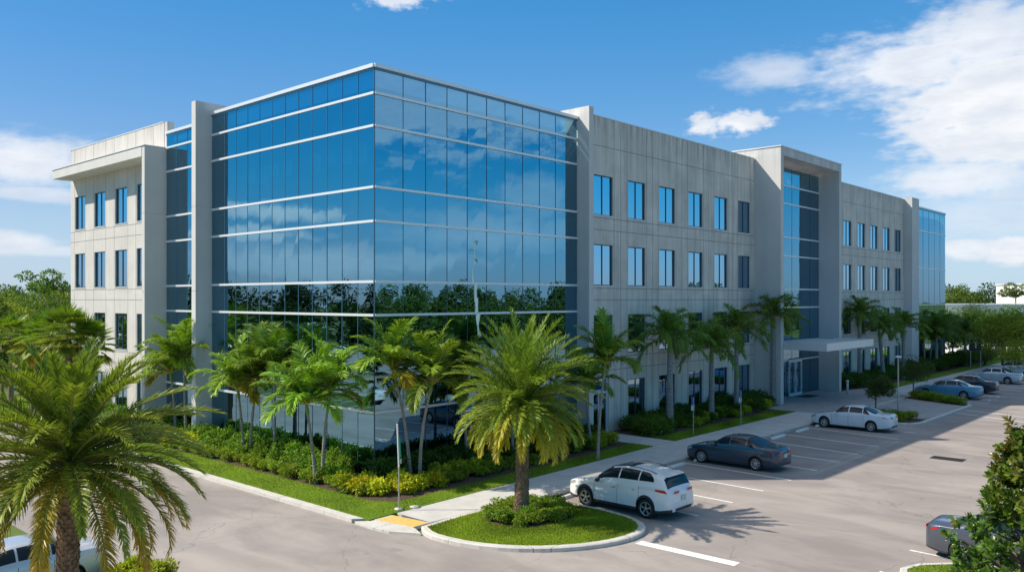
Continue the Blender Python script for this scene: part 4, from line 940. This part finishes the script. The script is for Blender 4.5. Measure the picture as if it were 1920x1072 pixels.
for i, (x, Y, zt, lb) in enumerate(((90, 50, 5.6, 'left fan palm of the clump before the concrete end wall'), (128, 47, 6.0, 'middle fan palm of the clump before the concrete end wall'), (165, 48, 5.3, 'right fan palm of the clump, against the end wall windows'), (20, 62, 5.2, 'fan palm among the dark trees at the left edge'), (62, 56, 4.9, 'fan palm with yellow skirt left of the fan palm clump'))):
    b = Vector(((x-960)/FOC*Y, Y, .0)); palm('fan_palm', b, [(0, 0, -.05), (.05, 0, zt*.5), (0, 0, zt)], [.2, .17, .16], sb[i % 2], lb, 'fan palms at the left', M['bark'], rz=i*1.0)
# ================================================================ BROADLEAF TREES, SHRUBS, GRASS
def clump_leaves(r, clumps, n, size, cols, shell=.55, asp=.5, up=.5, rnd=.6):
    """leaves gathered on the outside of ellipsoid clumps [(cx,cy,cz,rx,ry,rz)]"""
    cl = np.array(clumps); vol = (cl[:, 3]*cl[:, 4]*cl[:, 5])**.75; k = r.choice(len(cl), n, p=vol/vol.sum())
    d = norm(r.normal(0, 1, (n, 3))); rad = shell+(1-shell)*r.random(n)**.6; rad *= 1+.12*np.sin(d[:, 0]*5+k)*np.cos(d[:, 2]*6+k*2)
    P = cl[k, :3]+d*cl[k, 3:]*rad[:, None]
    D_ = norm(d*.8+r.normal(0, rnd, (n, 3))+np.array([0, 0, -.1])); N_ = norm(d*.5+np.array([0, 0, up])+r.normal(0, .45, (n, 3)))
    L_ = size*r.uniform(.7, 1.3, n); V, Q = leaf_quads(P, D_, N_, L_, L_*asp, .2)
    tone = r.random(len(cl))[k]*.5+r.random(n)*.5; C = np.array(cols[0])*(1-tone[:, None])+np.array(cols[1])*tone[:, None]; C = C*r.uniform(.8, 1.2, (n, 1))
    return V, Q, C
def tree_parts(seed, H, rad, n, size, cols, trunk_h=.35, flat=.7, nclump=26, tr=.16, open_=0.0):
    r = np.random.default_rng(seed); cl = []; zc_ = H*(trunk_h+(1-trunk_h)*.5); hz = H*(1-trunk_h)*.5
    for i in range(nclump):
        d = norm(r.normal(0, 1, 3)); q = r.random()**.45; c = np.array([0, 0, zc_])+d*np.array([rad, rad, hz])*q*.82; s_ = rad*r.uniform(.22, .42)
        cl.append((*c, s_*1.15, s_*1.15, s_*flat))
    V, Q, C = clump_leaves(r, cl, n, size, cols)
    lm = npmesh('crown', V, Q, C)
    mb = MB(); top = Vector((r.normal(0, .15), r.normal(0, .15), H*(trunk_h+.15))); mb.tube([(0, 0, -.1), (0, 0, .2), top*.6, top], [tr*1.5, tr*1.1, tr*.9, tr*.7], 9)
    for c in cl[::2]:
        p = Vector(c[:3]); m = top.lerp(p, .5)+Vector((0, 0, -.15*hz)); mb.tube([top*.92, m, p], [tr*.5, tr*.3, tr*.1], 5, cap=False)
    me = bpy.data.meshes.new('trunk'); me.from_pydata(mb.v, [], mb.f); me.polygons.foreach_set('use_smooth', mb.sm); me.materials.append(M['bark']); lm.materials.append(M['leaf'])
    return lm, me
GR = [((.05, .095, .018), (.12, .18, .03)), ((.035, .075, .018), (.075, .13, .025)), ((.11, .155, .022), (.22, .26, .035)), ((.04, .08, .03), (.09, .13, .045))]
TV = [tree_parts(100, 9, 3.6, 4200, .34, GR[0], .2), tree_parts(101, 9, 3.2, 3800, .34, GR[1], .2, .9), tree_parts(102, 8, 4.6, 5200, .30, GR[2], .32, .45, 34), tree_parts(103, 10, 2.6, 3600, .30, GR[3], .15, 1.2), tree_parts(104, 11, 3.0, 1500, .38, GR[0], .6, .5, 9, .13), tree_parts(105, 4.0, 2.2, 3200, .17, GR[2], .1, .8)]
def tree(k, loc, s=1.0, rz=0.0, label=None, grp=None, name='broadleaf_tree', sz=None):
    e = empty(name, loc, rz); e.scale = (s, s, sz or s); tag(e, label, 'tree', grp)
    link('trunk', TV[k][1], [], e); link('crown', TV[k][0], [], e); return e
rr = random.Random(5)
# left woodland beyond the end wall: individual trees
spotsL = [(8, 78, 8.4, 2), (45, 84, 8.6, 0), (85, 80, 8.2, 1), (118, 88, 8.9, 0), (-30, 76, 8.8, 1), (20, 95, 9.2, 0), (60, 99, 9.0, 3), (100, 102, 9.3, 1), (-10, 108, 9.4, 0), (130, 112, 9.6, 2), (78, 112, 12.0, 4), (40, 70, 6.8, 1), (100, 68, 6.6, 0), (5, 64, 6.0, 1), (75, 66, 6.2, 2), (125, 70, 7.3, 0), (-40, 92, 9, 2), (112, 125, 10.4, 3), (30, 126, 10.0, 0), (-5, 132, 10, 1)]
txtL = ['bright spreading', 'mid green', 'dark dense', 'tall green', 'dark edge', 'far green', 'narrow dark', 'far dark', 'far edge', 'yellowish far', 'umbrella topped lone', 'lower dark', 'lower green', 'low edge', 'low bright', 'green wall side', 'outer bright', 'slim far', 'rear green', 'rear dark']
for i, (x, Y, h, k) in enumerate(spotsL):
    hh = {0: 9, 1: 9, 2: 8, 3: 10, 4: 11, 5: 4}[k]; tree(k, Vector(((x-960)/FOC*Y, Y, 0)), h/hh, rr.uniform(0, 6), txtL[i]+' tree in the wood left of the end wall', 'trees left of the end wall')
# right: trees beyond the lot
spotsR = [(1880, 92, 7.3, 2, 'bright spreading tree before the far white buildings'), (1925, 88, 6.8, 2, 'spreading tree cut by the right edge before the white buildings'), (1846, 98, 3.6, 5, 'rounded yellow green bush tree left of the far lamp post'), (1915, 84, 4.2, 5, 'rounded yellow bush tree at the right edge'), (1795, 165, 10.5, 4, 'open crowned tree rising behind the low white building'), (1835, 120, 6.4, 1, 'green tree behind the shaded palms, left of the bright one'),
          (1800, 118, 6.0, 1, 'dark green tree behind the shaded palms at the end of the front'), (1778, 128, 6.2, 0, 'green tree just right of the far glass end'), (1905, 180, 11.5, 4, 'tall open tree against the far white building'),
          (1785, 108, 6.3, 1, 'rounded green tree close to the far glass end'), (1812, 112, 6.9, 0, 'mid green tree left of the lower white building gap'), (1850, 116, 7.1, 3, 'flat topped green tree in the middle of the right hand row'), (1875, 125, 7.2, 0, 'taller green tree in the right hand row'), (1905, 112, 6.9, 1, 'dark tree right of the bright spreading one'), (1765, 135, 7.0, 1, 'tree half hidden by the far glass end'), (1830, 150, 8.0, 3, 'upright tree behind the right hand row')]
for x, Y, h, k, lb in spotsR:
    hh = {0: 9, 1: 9, 2: 8, 3: 10, 4: 11, 5: 4}[k]; tree(k, Vector(((x-960)/FOC*Y, Y, 0)), h/hh, rr.uniform(0, 6), lb, 'trees beyond the right end of the lot')
# distant woods as one mass each
def woods(name, pts, label, seed, size=.62, per=1300):
    r = np.random.default_rng(seed); cl = []
    for x, y, h in pts:
        w_ = r.uniform(2.4, 4.0)
        for j in range(7):
            z = h*(.06+.80*(j+r.random())/7); s_ = w_*(1.0-.45*(z/h))*r.uniform(.6, 1.0); cl.append((x+r.normal(0, 1.6), y+r.normal(0, 1.6), z, s_*1.2, s_*1.2, h*.15))
        cl.append((x, y, h*.86, w_*.45, w_*.45, h*.13))
    V, Q, C = clump_leaves(r, cl, per*len(pts), size, ((.035, .07, .016), (.10, .15, .028)), .35, .55); o = link(name, npmesh(name, V, Q, C), M['wood_leaf']); return tag(o, label, 'woods', None, 'stuff')
r0 = random.Random(9)
def belt(x0, y0, x1, y1, n, h0, h1, dep=10): return [(x0+(x1-x0)*(i+r0.random())/n+r0.uniform(-dep, dep)*.5, y0+(y1-y0)*(i+r0.random())/n+r0.uniform(-dep, dep)*.5, r0.uniform(h0, h1)) for i in range(n)]
woods('far_woods', belt(-190, 150, -60, 190, 46, 9, 12), 'far tree belt on the horizon at the left', 1)
woods('far_woods', belt(110, 210, 240, 250, 50, 9.5, 12.5)+belt(85, 235, 150, 245, 20, 9, 11), 'far tree belt on the horizon behind the white buildings', 2)
woods('mirrored_woods', belt(-150, -20, -120, 120, 52, 9, 12.5)+belt(-136, 2, -126, 34, 16, 14.5, 17, 5)+belt(-118, -20, -105, 110, 30, 5, 8), 'wood left of the camera that the left glass mirrors', 3)
woods('mirrored_woods', belt(150, -40, 165, 150, 60, 9.5, 12)+belt(128, -40, 138, 110, 50, 6, 9), 'wood right of the camera that the right glass mirrors', 4)
# far white buildings
def white_building(loc, wx, wy, h, label, band):
    e = empty('white_building', loc, .0); tag(e, label, 'building', 'white buildings far right')
    MB().box(-wx/2, wx/2, -wy/2, wy/2, 0, h).build('wall', M['conc_left'] if False else simple('white_render', (.78, .77, .74), .8, var=.04, vs=.2), e)
    mb = MB(); mb.box(-wx/2-.2, wx/2+.2, -wy/2-.2, wy/2+.2, h, h+.35); mb.build('roof_edge', M['coping'], e)
    for i in range(int(wx/4)):
        x = -wx/2+2+i*4; MB().box(x, x+2.2, -wy/2-.06, -wy/2+.05, h*band, h*band+1.5).build('window', M['glass_w'], e)
        if i > 14: break
white_building(Vector((98, 158, 0)), 46, 14, 6.6, 'low white building behind the trees past the far glass end', .35)
white_building(Vector((143, 205, 0)), 36, 20, 11.3, 'taller white block at the right edge on the horizon', .62)
# far lawns and road at the right
def world_sheet(name, pts, z, mat, label):
    mb = MB(); mb.prism([tuple(p[:2]) for p in pts], z-.05, z); tag(mb.build(name, mat), label, None, None, 'structure')
world_sheet('lawn', [G(1765, 660), G(2100, 700), G(2100, 668), G(1765, 640)], .03, M['turf'], 'sunlit lawn across the lot end')
world_sheet('road', [G(1700, 648), G(2100, 664), G(2100, 654), G(1700, 640)], .05, M['walk'], 'pale road across the lot end')
world_sheet('lawn', [G(-60, 800), G(160, 765), G(180, 735), G(-60, 752)], .04, M['turf'], 'lawn patch left of the drive')
# umbrella-like far light pole, sign posts
def cyl(mb, x, y, z0, z1, r, mi=0): mb.tube([(x, y, z0), (x, y, z1)], r, 10, mi); return mb
M['galv'] = simple('galvanised_steel', (.42, .42, .40), .5, .5); M['white_s'] = simple('sign_white', (.75, .76, .76), .5); M['blue_s'] = simple('sign_blue', (.02, .09, .30), .5); M['green_s'] = simple('band_green', (.01, .28, .14), .5); M['dark_s'] = simple('dark_green_sign', (.01, .05, .06), .5); M['pole'] = simple('concrete_pole', (.62, .60, .56), .8)
def signpost(px, py, label):
    b = G(px, py, .13); e = empty('parking_sign', b, NA-math.pi/2); tag(e, label, 'parking sign', 'accessible parking signs')
    cyl(MB(), 0, 0, -.05, 2.1, .028).build('post', M['galv'], e)
    p = MB().box(-.16, .16, -.045, -.03, 1.75, 2.2).build('sign_panel', M['blue_s'], e); g = MB(); glyph(g, lambda x, y: (-.13+x*.28, -.048, 1.80+y*.36)); g.build('wheelchair_symbol', M['white_s'], p)
    MB().box(-.16, .16, -.045, -.03, 1.42, 1.72).build('lower_plate', M['white_s'], e)
signpost(1300, 815, 'blue and white sign post standing right of the first royal palm'); signpost(1389, 797, 'blue and white sign post left of the entrance portal')
b = G(748, 955, .13); e = empty('marker_post', b, 0); tag(e, 'slim pole with a green band at the glass corner lawn', 'post')
cyl(MB(), 0, 0, 0, 1.75, .03).build('lower_post', M['galv'], e); MB().tube([(0, 0, 1.6), (-.06, 0, 3.2)], .032, 10).build('upper_post', M['white_s'], e); MB().tube([(.05, 0, 1.95), (.01, 0, 2.7)], .042, 10).build('green_band', M['green_s'], e); MB().lathe([(.001, 0), (.17, 0), (.17, .05), (.001, .06)], 16).build('foot', M['kerb'], e)
MB().box(-.02, .1, -.03, .03, 1.72, 1.9).build('bracket', M['galv'], e)
mb = MB(); mb.lathe([(.001, 0), (.2, 0), (.2, .03), (.001, .035)], 16); o = mb.build('valve_cover', M['kerb'], None, G(778, 950, .13)); tag(o, 'small round utility cover in the corner lawn', 'utility cover')
def lamp(b, h, label, arm=0.0):
    e = empty('lamp_post', b, 0); tag(e, label, 'lamp post'); MB().tube([(0, 0, 0), (0, 0, h)], [.055, .045], 10).build('pole', M['galv'], e); MB().lathe([(.001, h), (.2, h+.02), (.22, h+.1), (.06, h+.16), (.001, h+.17)], 16).build('lamp_head', M['coping'], e)
    MB().lathe([(.001, 0), (.12, 0), (.12, .12), (.001, .13)], 14).build('base', M['kerb'], e)
lamp(G(1684, 781, .13), 3.9, 'short lamp post in the apron bed behind the white sedan')
lamp(G(1893, 690), 6.0, 'pale lamp post between the bushes at the right edge')
b = F(83, 4.2, .12); e = empty('notice_board', b, ROT-.9); tag(e, 'dark sign board on two posts in the shade past the far pier', 'sign board')
cyl(MB(), -.55, 0, 0, 3.3, .06).build('post', M['galv'], e); cyl(MB(), .55, 0, 0, 3.3, .06).build('post', M['galv'], e); MB().box(-.62, .62, -.07, .0, 1.9, 3.2).build('sign_panel', M['dark_s'], e)
ar_ = MB(); ar_.box(-.07, .07, -.085, -.072, 2.2, 2.75); ar_.add([(-.2, -.08, 2.72), (.2, -.08, 2.72), (0, -.08, 3.0)], [(0, 1, 2)]); ar_.build('arrow_mark', M['white_s'], e)
for i, (a_, lb) in enumerate(((113, 'left dark green waste container at the far end of the lot'), (118.5, 'right dark green waste container at the far end of the lot'))):
    e = empty('waste_container', F(a_, 7.5), ROT); tag(e, lb, 'dumpster', 'waste containers'); mm = MB(); mm.prism([(-1.8, -1.1), (1.8, -1.1), (1.8, 1.1), (-1.8, 1.1)], .15, 1.7); mm.box(-1.9, 1.9, -1.2, 1.2, 1.72, 1.82); mm.box(-1.5, -1.3, -1.16, -1.08, .2, 1.68); mm.box(1.3, 1.5, -1.16, -1.08, .2, 1.68); mm.build('body', simple('bin_green', (.01, .05, .04), .6), e)
    MB().prism([(-1.75, -1.05), (1.75, -1.05), (1.75, 1.05), (-1.75, 1.05)], 1.83, 1.95).build('lid', M['cladding'], e)
# utility pole mirrored in the right glass
def mirrored(px, Y):
    x = (px-960)/FOC*Y; a_, b_ = AB((x, Y)); return F(a_, -b_)
e = empty('utility_pole', mirrored(888, 128), .6); tag(e, 'tall pale utility pole mirrored in the right glass', 'utility pole')
MB().tube([(0, 0, 0), (0, 0, 17.6)], [.34, .17], 12).build('pole', M['pole'], e); 
mb = MB()
for z, s_ in ((16.6, 1), (15.2, -1), (13.7, 1)): mb.tube([(0, 0, z), (s_*1.3, 0, z+.25)], .06, 6); mb.tube([(s_*1.3, 0, z+.25), (s_*1.3, 0, z-.35)], .09, 6); mb.tube([(0, 0, z), (-s_*.5, .9, z+.2)], .05, 6)
mb.build('cross_arm', M['galv'], e)
# ---------------------------------------------------------------- magnolia at lower right
def magnolia():
    r = np.random.default_rng(31); b = Vector((9.64, 15.6, 0)); e = empty('magnolia_tree', b, 0); tag(e, 'glossy leaved tree with bronze tips at the right edge', 'tree')
    mb = MB(); mb.tube([(0, 0, -.05), (.02, 0, 1.5), (-.03, .02, 3.2), (.05, 0, 4.6), (.1, 0, 5.5)], [.11, .09, .07, .045, .02], 9)
    P = []; Dd = []
    for i in range(235):
        z = r.uniform(.9, 5.5); f = (z-.9)/4.6; az = r.uniform(0, 6.283); rad = (1.30*(1-f**1.9)+.22)*(.35+.65*r.random()**.5)*(1+.18*math.sin(z*4.2+az*2)); c = np.array([math.cos(az)*rad, math.sin(az)*rad, z])
        st_ = Vector((0, 0, max(.8, z-rad*.5))); mb.tube([st_, st_.lerp(Vector(c), .55)+Vector((0, 0, .02)), Vector(c)], [.028, .018, .009], 5, cap=False)
        ax = norm(np.array([math.cos(az)*.8, math.sin(az)*.8, .75])+r.normal(0, .25, 3)); P.append(c); Dd.append(ax)
        for q in range(3): P.append(c+r.normal(0, .15, 3)); Dd.append(norm(ax+r.normal(0, .5, 3)))
    mb.build('trunk', M['bark'], e)
    Vs = []; Qs = []; Cs = []; n0 = 0
    for c, ax in zip(P, Dd):
        m = 15; s_ = norm(np.cross(ax, [.3, .2, 1.0])); t_ = np.cross(ax, s_); an = np.arange(m)*2.39996; spread = np.linspace(.35, 1.5, m)
        D_ = norm(ax*np.cos(spread)[:, None]+(s_*np.cos(an)[:, None]+t_*np.sin(an)[:, None])*np.sin(spread)[:, None]+r.normal(0, .12, (m, 3))); Nn = norm(ax*np.sin(spread)[:, None]-(s_*np.cos(an)[:, None]+t_*np.sin(an)[:, None])*np.cos(spread)[:, None]*.8+np.array([0, 0, .4]))
        base = c-ax*np.linspace(.0, .16, m)[:, None]; L_ = r.uniform(.11, .19, m)
        D0 = D_; W = L_*.42; Sd = norm(np.cross(D0, Nn)); N2 = np.cross(Sd, D0)
        k = L_[:, None]; w_ = W[:, None]
        V = np.stack([base, base+D0*k*.35-Sd*w_*.5+N2*.2*w_, base+D0*k*.75-Sd*w_*.42+N2*.12*w_, base+D0*k-N2*.1*w_, base+D0*k*.75+Sd*w_*.42+N2*.12*w_, base+D0*k*.35+Sd*w_*.5+N2*.2*w_, base+D0*k*.55], 1).reshape(-1, 3)
        bI = np.arange(m)[:, None]*7; Q = np.concatenate([bI+np.array([[0, 1, 6, 5]]), bI+np.array([[1, 2, 3, 6]]), bI+np.array([[6, 3, 4, 5]])]); Vs.append(V); Qs.append(Q+n0); n0 += len(V)
        young = np.clip((c[2]-3.9)/2.0, 0, 1)*r.random()**1.3; g = np.array((.085, .165, .018))*(1-young)+np.array((.26, .15, .03))*young; col = g*r.uniform(.7, 1.35, (m, 1)); brown = r.random((m, 1)) < .02; col = np.where(brown, np.array([.30, .18, .05]), col); Cs.append(np.tile(col, (3, 1)))
    link('crown', npmesh('crown', np.concatenate(Vs), np.concatenate(Qs), np.concatenate(Cs), True), M['gloss'], e)
magnolia()
# small dark trees by the apron
def small_tree(p, h, rad, seed, label):
    r = np.random.default_rng(seed); e = empty('small_tree', p, 0); tag(e, label, 'tree', 'small dark trees by the apron'); cl = []
    for i in range(16):
        d = norm(r.normal(0, 1, 3)); c = np.array([0, 0, h*.62])+d*np.array([rad, rad, h*.28])*r.random()**.5*.8; s_ = rad*r.uniform(.28, .45); cl.append((*c, s_, s_, s_*.8))
    V, Q, C = clump_leaves(r, cl, 3400, .13, ((.03, .06, .015), (.07, .10, .03))); link('crown', npmesh('crown', V, Q, C), M['leaf'], e)
    mb = MB(); mb.tube([(0, 0, 0), (.03, 0, h*.4), (0, 0, h*.6)], [.06, .045, .03], 8)
    for c in cl[::2]: mb.tube([(0, 0, h*.38), Vector(c[:3])], [.025, .01], 5, cap=False)
    mb.build('trunk', M['bark'], e)
small_tree(F(48.0, 7.9, .14), 3.3, 1.75, 1, 'small dark tree in front of the light blue sedan')
small_tree(F(37.3, 8.6, .14), 2.6, 1.35, 2, 'small dark tree behind the roof of the white sedan')
# ---------------------------------------------------------------- shrubs
def shrub_mesh(seed, rx, h, n, size, cols, spiky=False):
    r = np.random.default_rng(seed); cl = []
    for i in range(9):
        a_ = r.uniform(0, 6.28); q = r.random()**.6*rx*.6; s_ = rx*r.uniform(.32, .5); cl.append((q*math.cos(a_), q*math.sin(a_), h*r.uniform(.35, .68), s_, s_, h*r.uniform(.25, .36)))
    V, Q, C = clump_leaves(r, cl, n, size, cols, .45, .45 if not spiky else .2, .6, .7); ok = np.ones(len(Q), bool); V[:, 2] = np.maximum(V[:, 2], .0)
    me = npmesh('shrub', V, Q, C); me.materials.append(M['leaf']); return me
SG = dict(
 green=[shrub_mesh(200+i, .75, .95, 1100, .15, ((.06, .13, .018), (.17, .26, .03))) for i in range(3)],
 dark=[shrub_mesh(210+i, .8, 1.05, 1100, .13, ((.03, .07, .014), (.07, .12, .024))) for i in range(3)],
 low=[shrub_mesh(220+i, .55, .55, 800, .11, ((.09, .15, .02), (.22, .28, .035))) for i in range(3)],
 gold=[shrub_mesh(230+i, .6, .75, 800, .16, ((.26, .30, .022), (.50, .46, .03))) for i in range(3)],
 lime=[shrub_mesh(240+i, .6, .7, 800, .15, ((.19, .25, .02), (.36, .37, .03))) for i in range(3)],
 fern=[shrub_mesh(250+i, .65, .8, 700, .30, ((.05, .11, .018), (.12, .18, .03)), True) for i in range(2)])
rs = random.Random(77)
def shrub(kind, a_, b_, s, label, group, z=.11):
    me = rs.choice(SG[kind]); o = bpy.data.objects.new('shrub', me); COL.objects.link(o); o.location = F(a_, b_, z-.02); o.rotation_euler.z = rs.uniform(0, 6.28); k = s*rs.uniform(.85, 1.15); o.scale = (k, k, s*rs.uniform(.85, 1.15)); tag(o, label, 'shrub', group)
def row(kind, pts, s, label, group, jit=.18, z=.11):
    for a_, b_ in pts: shrub(kind, a_+rs.uniform(-jit, jit), b_+rs.uniform(-jit, jit), s, label, group, z)
def seq(a0, b0, a1, b1, step):
    n = max(1, int(math.hypot(a1-a0, b1-b0)/step)); return [(a0+(a1-a0)*(i+.5)/n, b0+(b1-b0)*(i+.5)/n) for i in range(n)]
row('green', seq(-.75, -34, -.75, -.5, .95), 1.15, 'green shrub of the back row against the left glass', 'back hedge along the left glass')
row('low', seq(-2.15, -33, -2.1, 2.6, .8), 1.0, 'low green shrub of the front row along the left lawn', 'front row of low shrubs on the left')
row('green', seq(-1.5, -33, -1.45, .5, .9), .85, 'mid height green shrub between the two left rows', 'middle row of shrubs on the left')
row('gold', [(-2.0, -16.5), (-1.7, -15.6), (-2.1, -14.6), (-1.6, -13.7), (-2.05, -12.7), (-2.2, -18)], 1.0, 'yellow shrub in the patch left of the second palm pair', 'yellow shrubs at the left')
row('gold', [(-1.75, .25), (-2.15, .9), (-1.6, 1.3), (-2.0, 1.9), (-1.3, 2.1), (-1.75, 2.6), (-1.1, 2.95)], .95, 'yellow shrub in the clump at the outer corner of the bed, left of the post', 'yellow shrubs at the bed corner')
row('gold', [(-.55, 2.6), (-.1, 2.9), (.35, 2.7), (-.3, 2.05), (.8, 3.1)], .95, 'yellow shrub in the clump right of the green banded post', 'yellow shrubs right of the post')
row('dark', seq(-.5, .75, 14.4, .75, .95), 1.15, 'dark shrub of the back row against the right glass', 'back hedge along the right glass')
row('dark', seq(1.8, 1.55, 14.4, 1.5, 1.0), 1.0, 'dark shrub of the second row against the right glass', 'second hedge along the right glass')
row('low', seq(.9, 2.8, 7.5, 2.9, .7), 1.0, 'low green shrub before the dark hedge right of the corner', 'low shrubs right of the corner')
row('lime', [(3.0, 2.2), (3.8, 2.35), (4.4, 2.1), (5.1, 2.3), (1.9, 2.2), (1.3, 2.5)], 1.0, 'light green shrub between hedge and low row', 'light green shrubs right of the corner')
row('dark', seq(7.8, 2.6, 12, 2.6, .9), .8, 'dark low shrub behind the island palm', 'dark low shrubs behind the island')
row('lime', [(10.2, 1.9), (10.9, 2.3), (11.8, 2.2), (12.4, 1.8), (12.9, 2.6), (13.4, 2.1), (13.9, 2.6), (14.2, 1.7), (12.2, 2.9)], 1.05, 'light green bushy shrub in the patch left of the side door path', 'light green shrubs by the side door')
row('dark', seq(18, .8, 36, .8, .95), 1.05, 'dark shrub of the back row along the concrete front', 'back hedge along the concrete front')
row('fern', seq(17.9, 1.6, 23.5, 1.6, .8)+[(18, 2.5), (19, 2.6), (20, 2.6)], 1.05, 'dark spiky shrub at the start of the concrete front bed', 'spiky shrubs by the side door path')
row('lime', [(22.8, 2.4), (23.5, 2.6), (24.3, 2.3), (25.0, 2.6), (22.2, 2.1)], .95, 'light green shrub in the patch right of the first sign post', 'light shrubs right of the first sign')
row('lime', [(27.2, 2.3), (28.0, 2.6), (28.8, 2.3), (29.4, 2.6), (30.2, 2.4)], .95, 'light green shrub in the patch around the second sign post', 'light shrubs round the second sign')
row('lime', [(32.2, 1.9), (33.0, 2.3), (34, 2.1), (34.6, 1.6), (31.8, 1.3)], 1.0, 'yellow green shrub left of the portal royal palm', 'light shrubs left of the portal')
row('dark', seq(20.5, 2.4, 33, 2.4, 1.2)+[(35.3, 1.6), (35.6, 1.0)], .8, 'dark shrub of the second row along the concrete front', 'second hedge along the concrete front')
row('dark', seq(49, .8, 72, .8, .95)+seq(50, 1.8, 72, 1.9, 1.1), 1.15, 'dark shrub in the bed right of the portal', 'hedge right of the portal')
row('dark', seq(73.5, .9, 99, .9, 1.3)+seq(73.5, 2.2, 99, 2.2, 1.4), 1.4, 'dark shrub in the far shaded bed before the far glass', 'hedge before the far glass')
row('low', seq(33.0, 8.4, 33.5, 12.0, .55)+seq(33.9, 8.4, 34.4, 12.1, .55), 1.1, 'low green shrub in the small bed by the white sedan', 'low shrubs by the white sedan', z=.14)
row('low', seq(47.7, 7.9, 45.0, 12.2, .6)+seq(47.2, 8, 44.8, 12.1, .7), 1.15, 'low green shrub in the narrow bed by the light blue sedan', 'low shrubs by the light blue sedan', z=.14)
pa_, pb_ = palmc[0]+.25, palmc[1]+.12
for i in range(26):
    an = i*2.39996; q = .45+.95*math.sqrt((i+2)/28); shrub(('low', 'green', 'low', 'lime')[i % 4] if i % 4 != 3 else 'low', pa_+q*1.15*math.cos(an), pb_+q*.98*math.sin(an), .80 if i % 4 != 1 else .55, 'low green shrub ringing the island date palm', 'shrubs round the island palm', .15)
# verge at the bottom edge
sheet('lawn', [AB(G(205, 1080)), AB(G(330, 1080)), AB(G(330, 1200)), AB(G(100, 1200))], 0, .12, M['turf'], 'verge at the lower edge')
for i, (x, y) in enumerate(((232, 1085), (252, 1082), (272, 1080), (292, 1083), (310, 1087), (262, 1096), (285, 1098))): shrub('lime', *AB(G(x, y+6)), .72, 'bright green shrub at the lower edge right of the near palm trunk', 'bright shrubs at the lower edge', .12)
rl = [AB(G(x, y)) for x, y in ((1688, 1072), (1720, 1064), (1780, 1062), (1850, 1066), (1990, 1080), (1990, 1250), (1660, 1250))]
inr = ring('kerb', rl, .2, .15, M['kerb'], 'kerb of the small island at the lower right edge'); sheet('lawn', inr, 0, .14, M['turf'], 'lawn of the small island at the lower right edge')
# ---------------------------------------------------------------- grass blades
def inpoly(px, py, poly):
    c = np.zeros(len(px), bool); n = len(poly)
    for i in range(n):
        x0, y0 = poly[i]; x1, y1 = poly[(i+1) % n]; k = ((y0 > py) != (y1 > py)) & (px < (x1-x0)*(py-y0)/((y1-y0)+1e-12)+x0); c ^= k
    return c
def grass(poly, n, z, hole=None, h=.075, label=''):
    r = np.random.default_rng(len(poly)*7+n); P = np.array(poly); lo, hi = P.min(0), P.max(0); q = r.uniform(lo, hi, (n, 2)); ok = inpoly(q[:, 0], q[:, 1], poly)
    if hole: ok &= ~inpoly(q[:, 0], q[:, 1], hole)
    q = q[ok]; m = len(q); base = np.column_stack([q[:, 0], -q[:, 1], np.full(m, z)]); D_ = norm(np.column_stack([r.normal(0, .45, (m, 2)), np.ones(m)])); an = r.uniform(0, 6.28, m); N_ = np.column_stack([np.cos(an), np.sin(an), np.zeros(m)])
    L_ = h*r.uniform(.5, 1.3, m); V, Q = leaf_quads(base, D_, N_, L_, np.full(m, .018)*r.uniform(.7, 1.4, m), .1); t_ = r.random((m, 1)); pn = (np.sin(q[:, 0]*1.7+np.cos(q[:, 1]*1.3)*2)*.5+.5)[:, None]
    C = np.array((.15, .235, .018))*(1-t_)+np.array((.34, .38, .035))*t_; C *= (.72+.5*pn); o = link('grass', npmesh('grass', V, Q, C), M['blade'], None, F(0, 0), ROT); tag(o, label, 'grass', None, 'stuff')
grass(inn, 42000, .14, bed, .07, 'short bright grass on the palm island')
grass([(-4.40, -16), (-2.6, -16), (-2.6, 3.2), (-1.9, 3.95), (15.0, 3.35), (15.0, 4.65), (6, 4.95), (-4.40, 5.24)], 170000, .125, None, .065, 'short bright grass round the corner bed')
grass([(17.3, 3.3), (32.6, 3.3), (33.2, 4.55), (17.3, 4.55)], 14000, .125, None, .07, 'short shaded grass before the concrete front')
grass(inr, 16000, .14, None, .07, 'short grass on the lower right island')
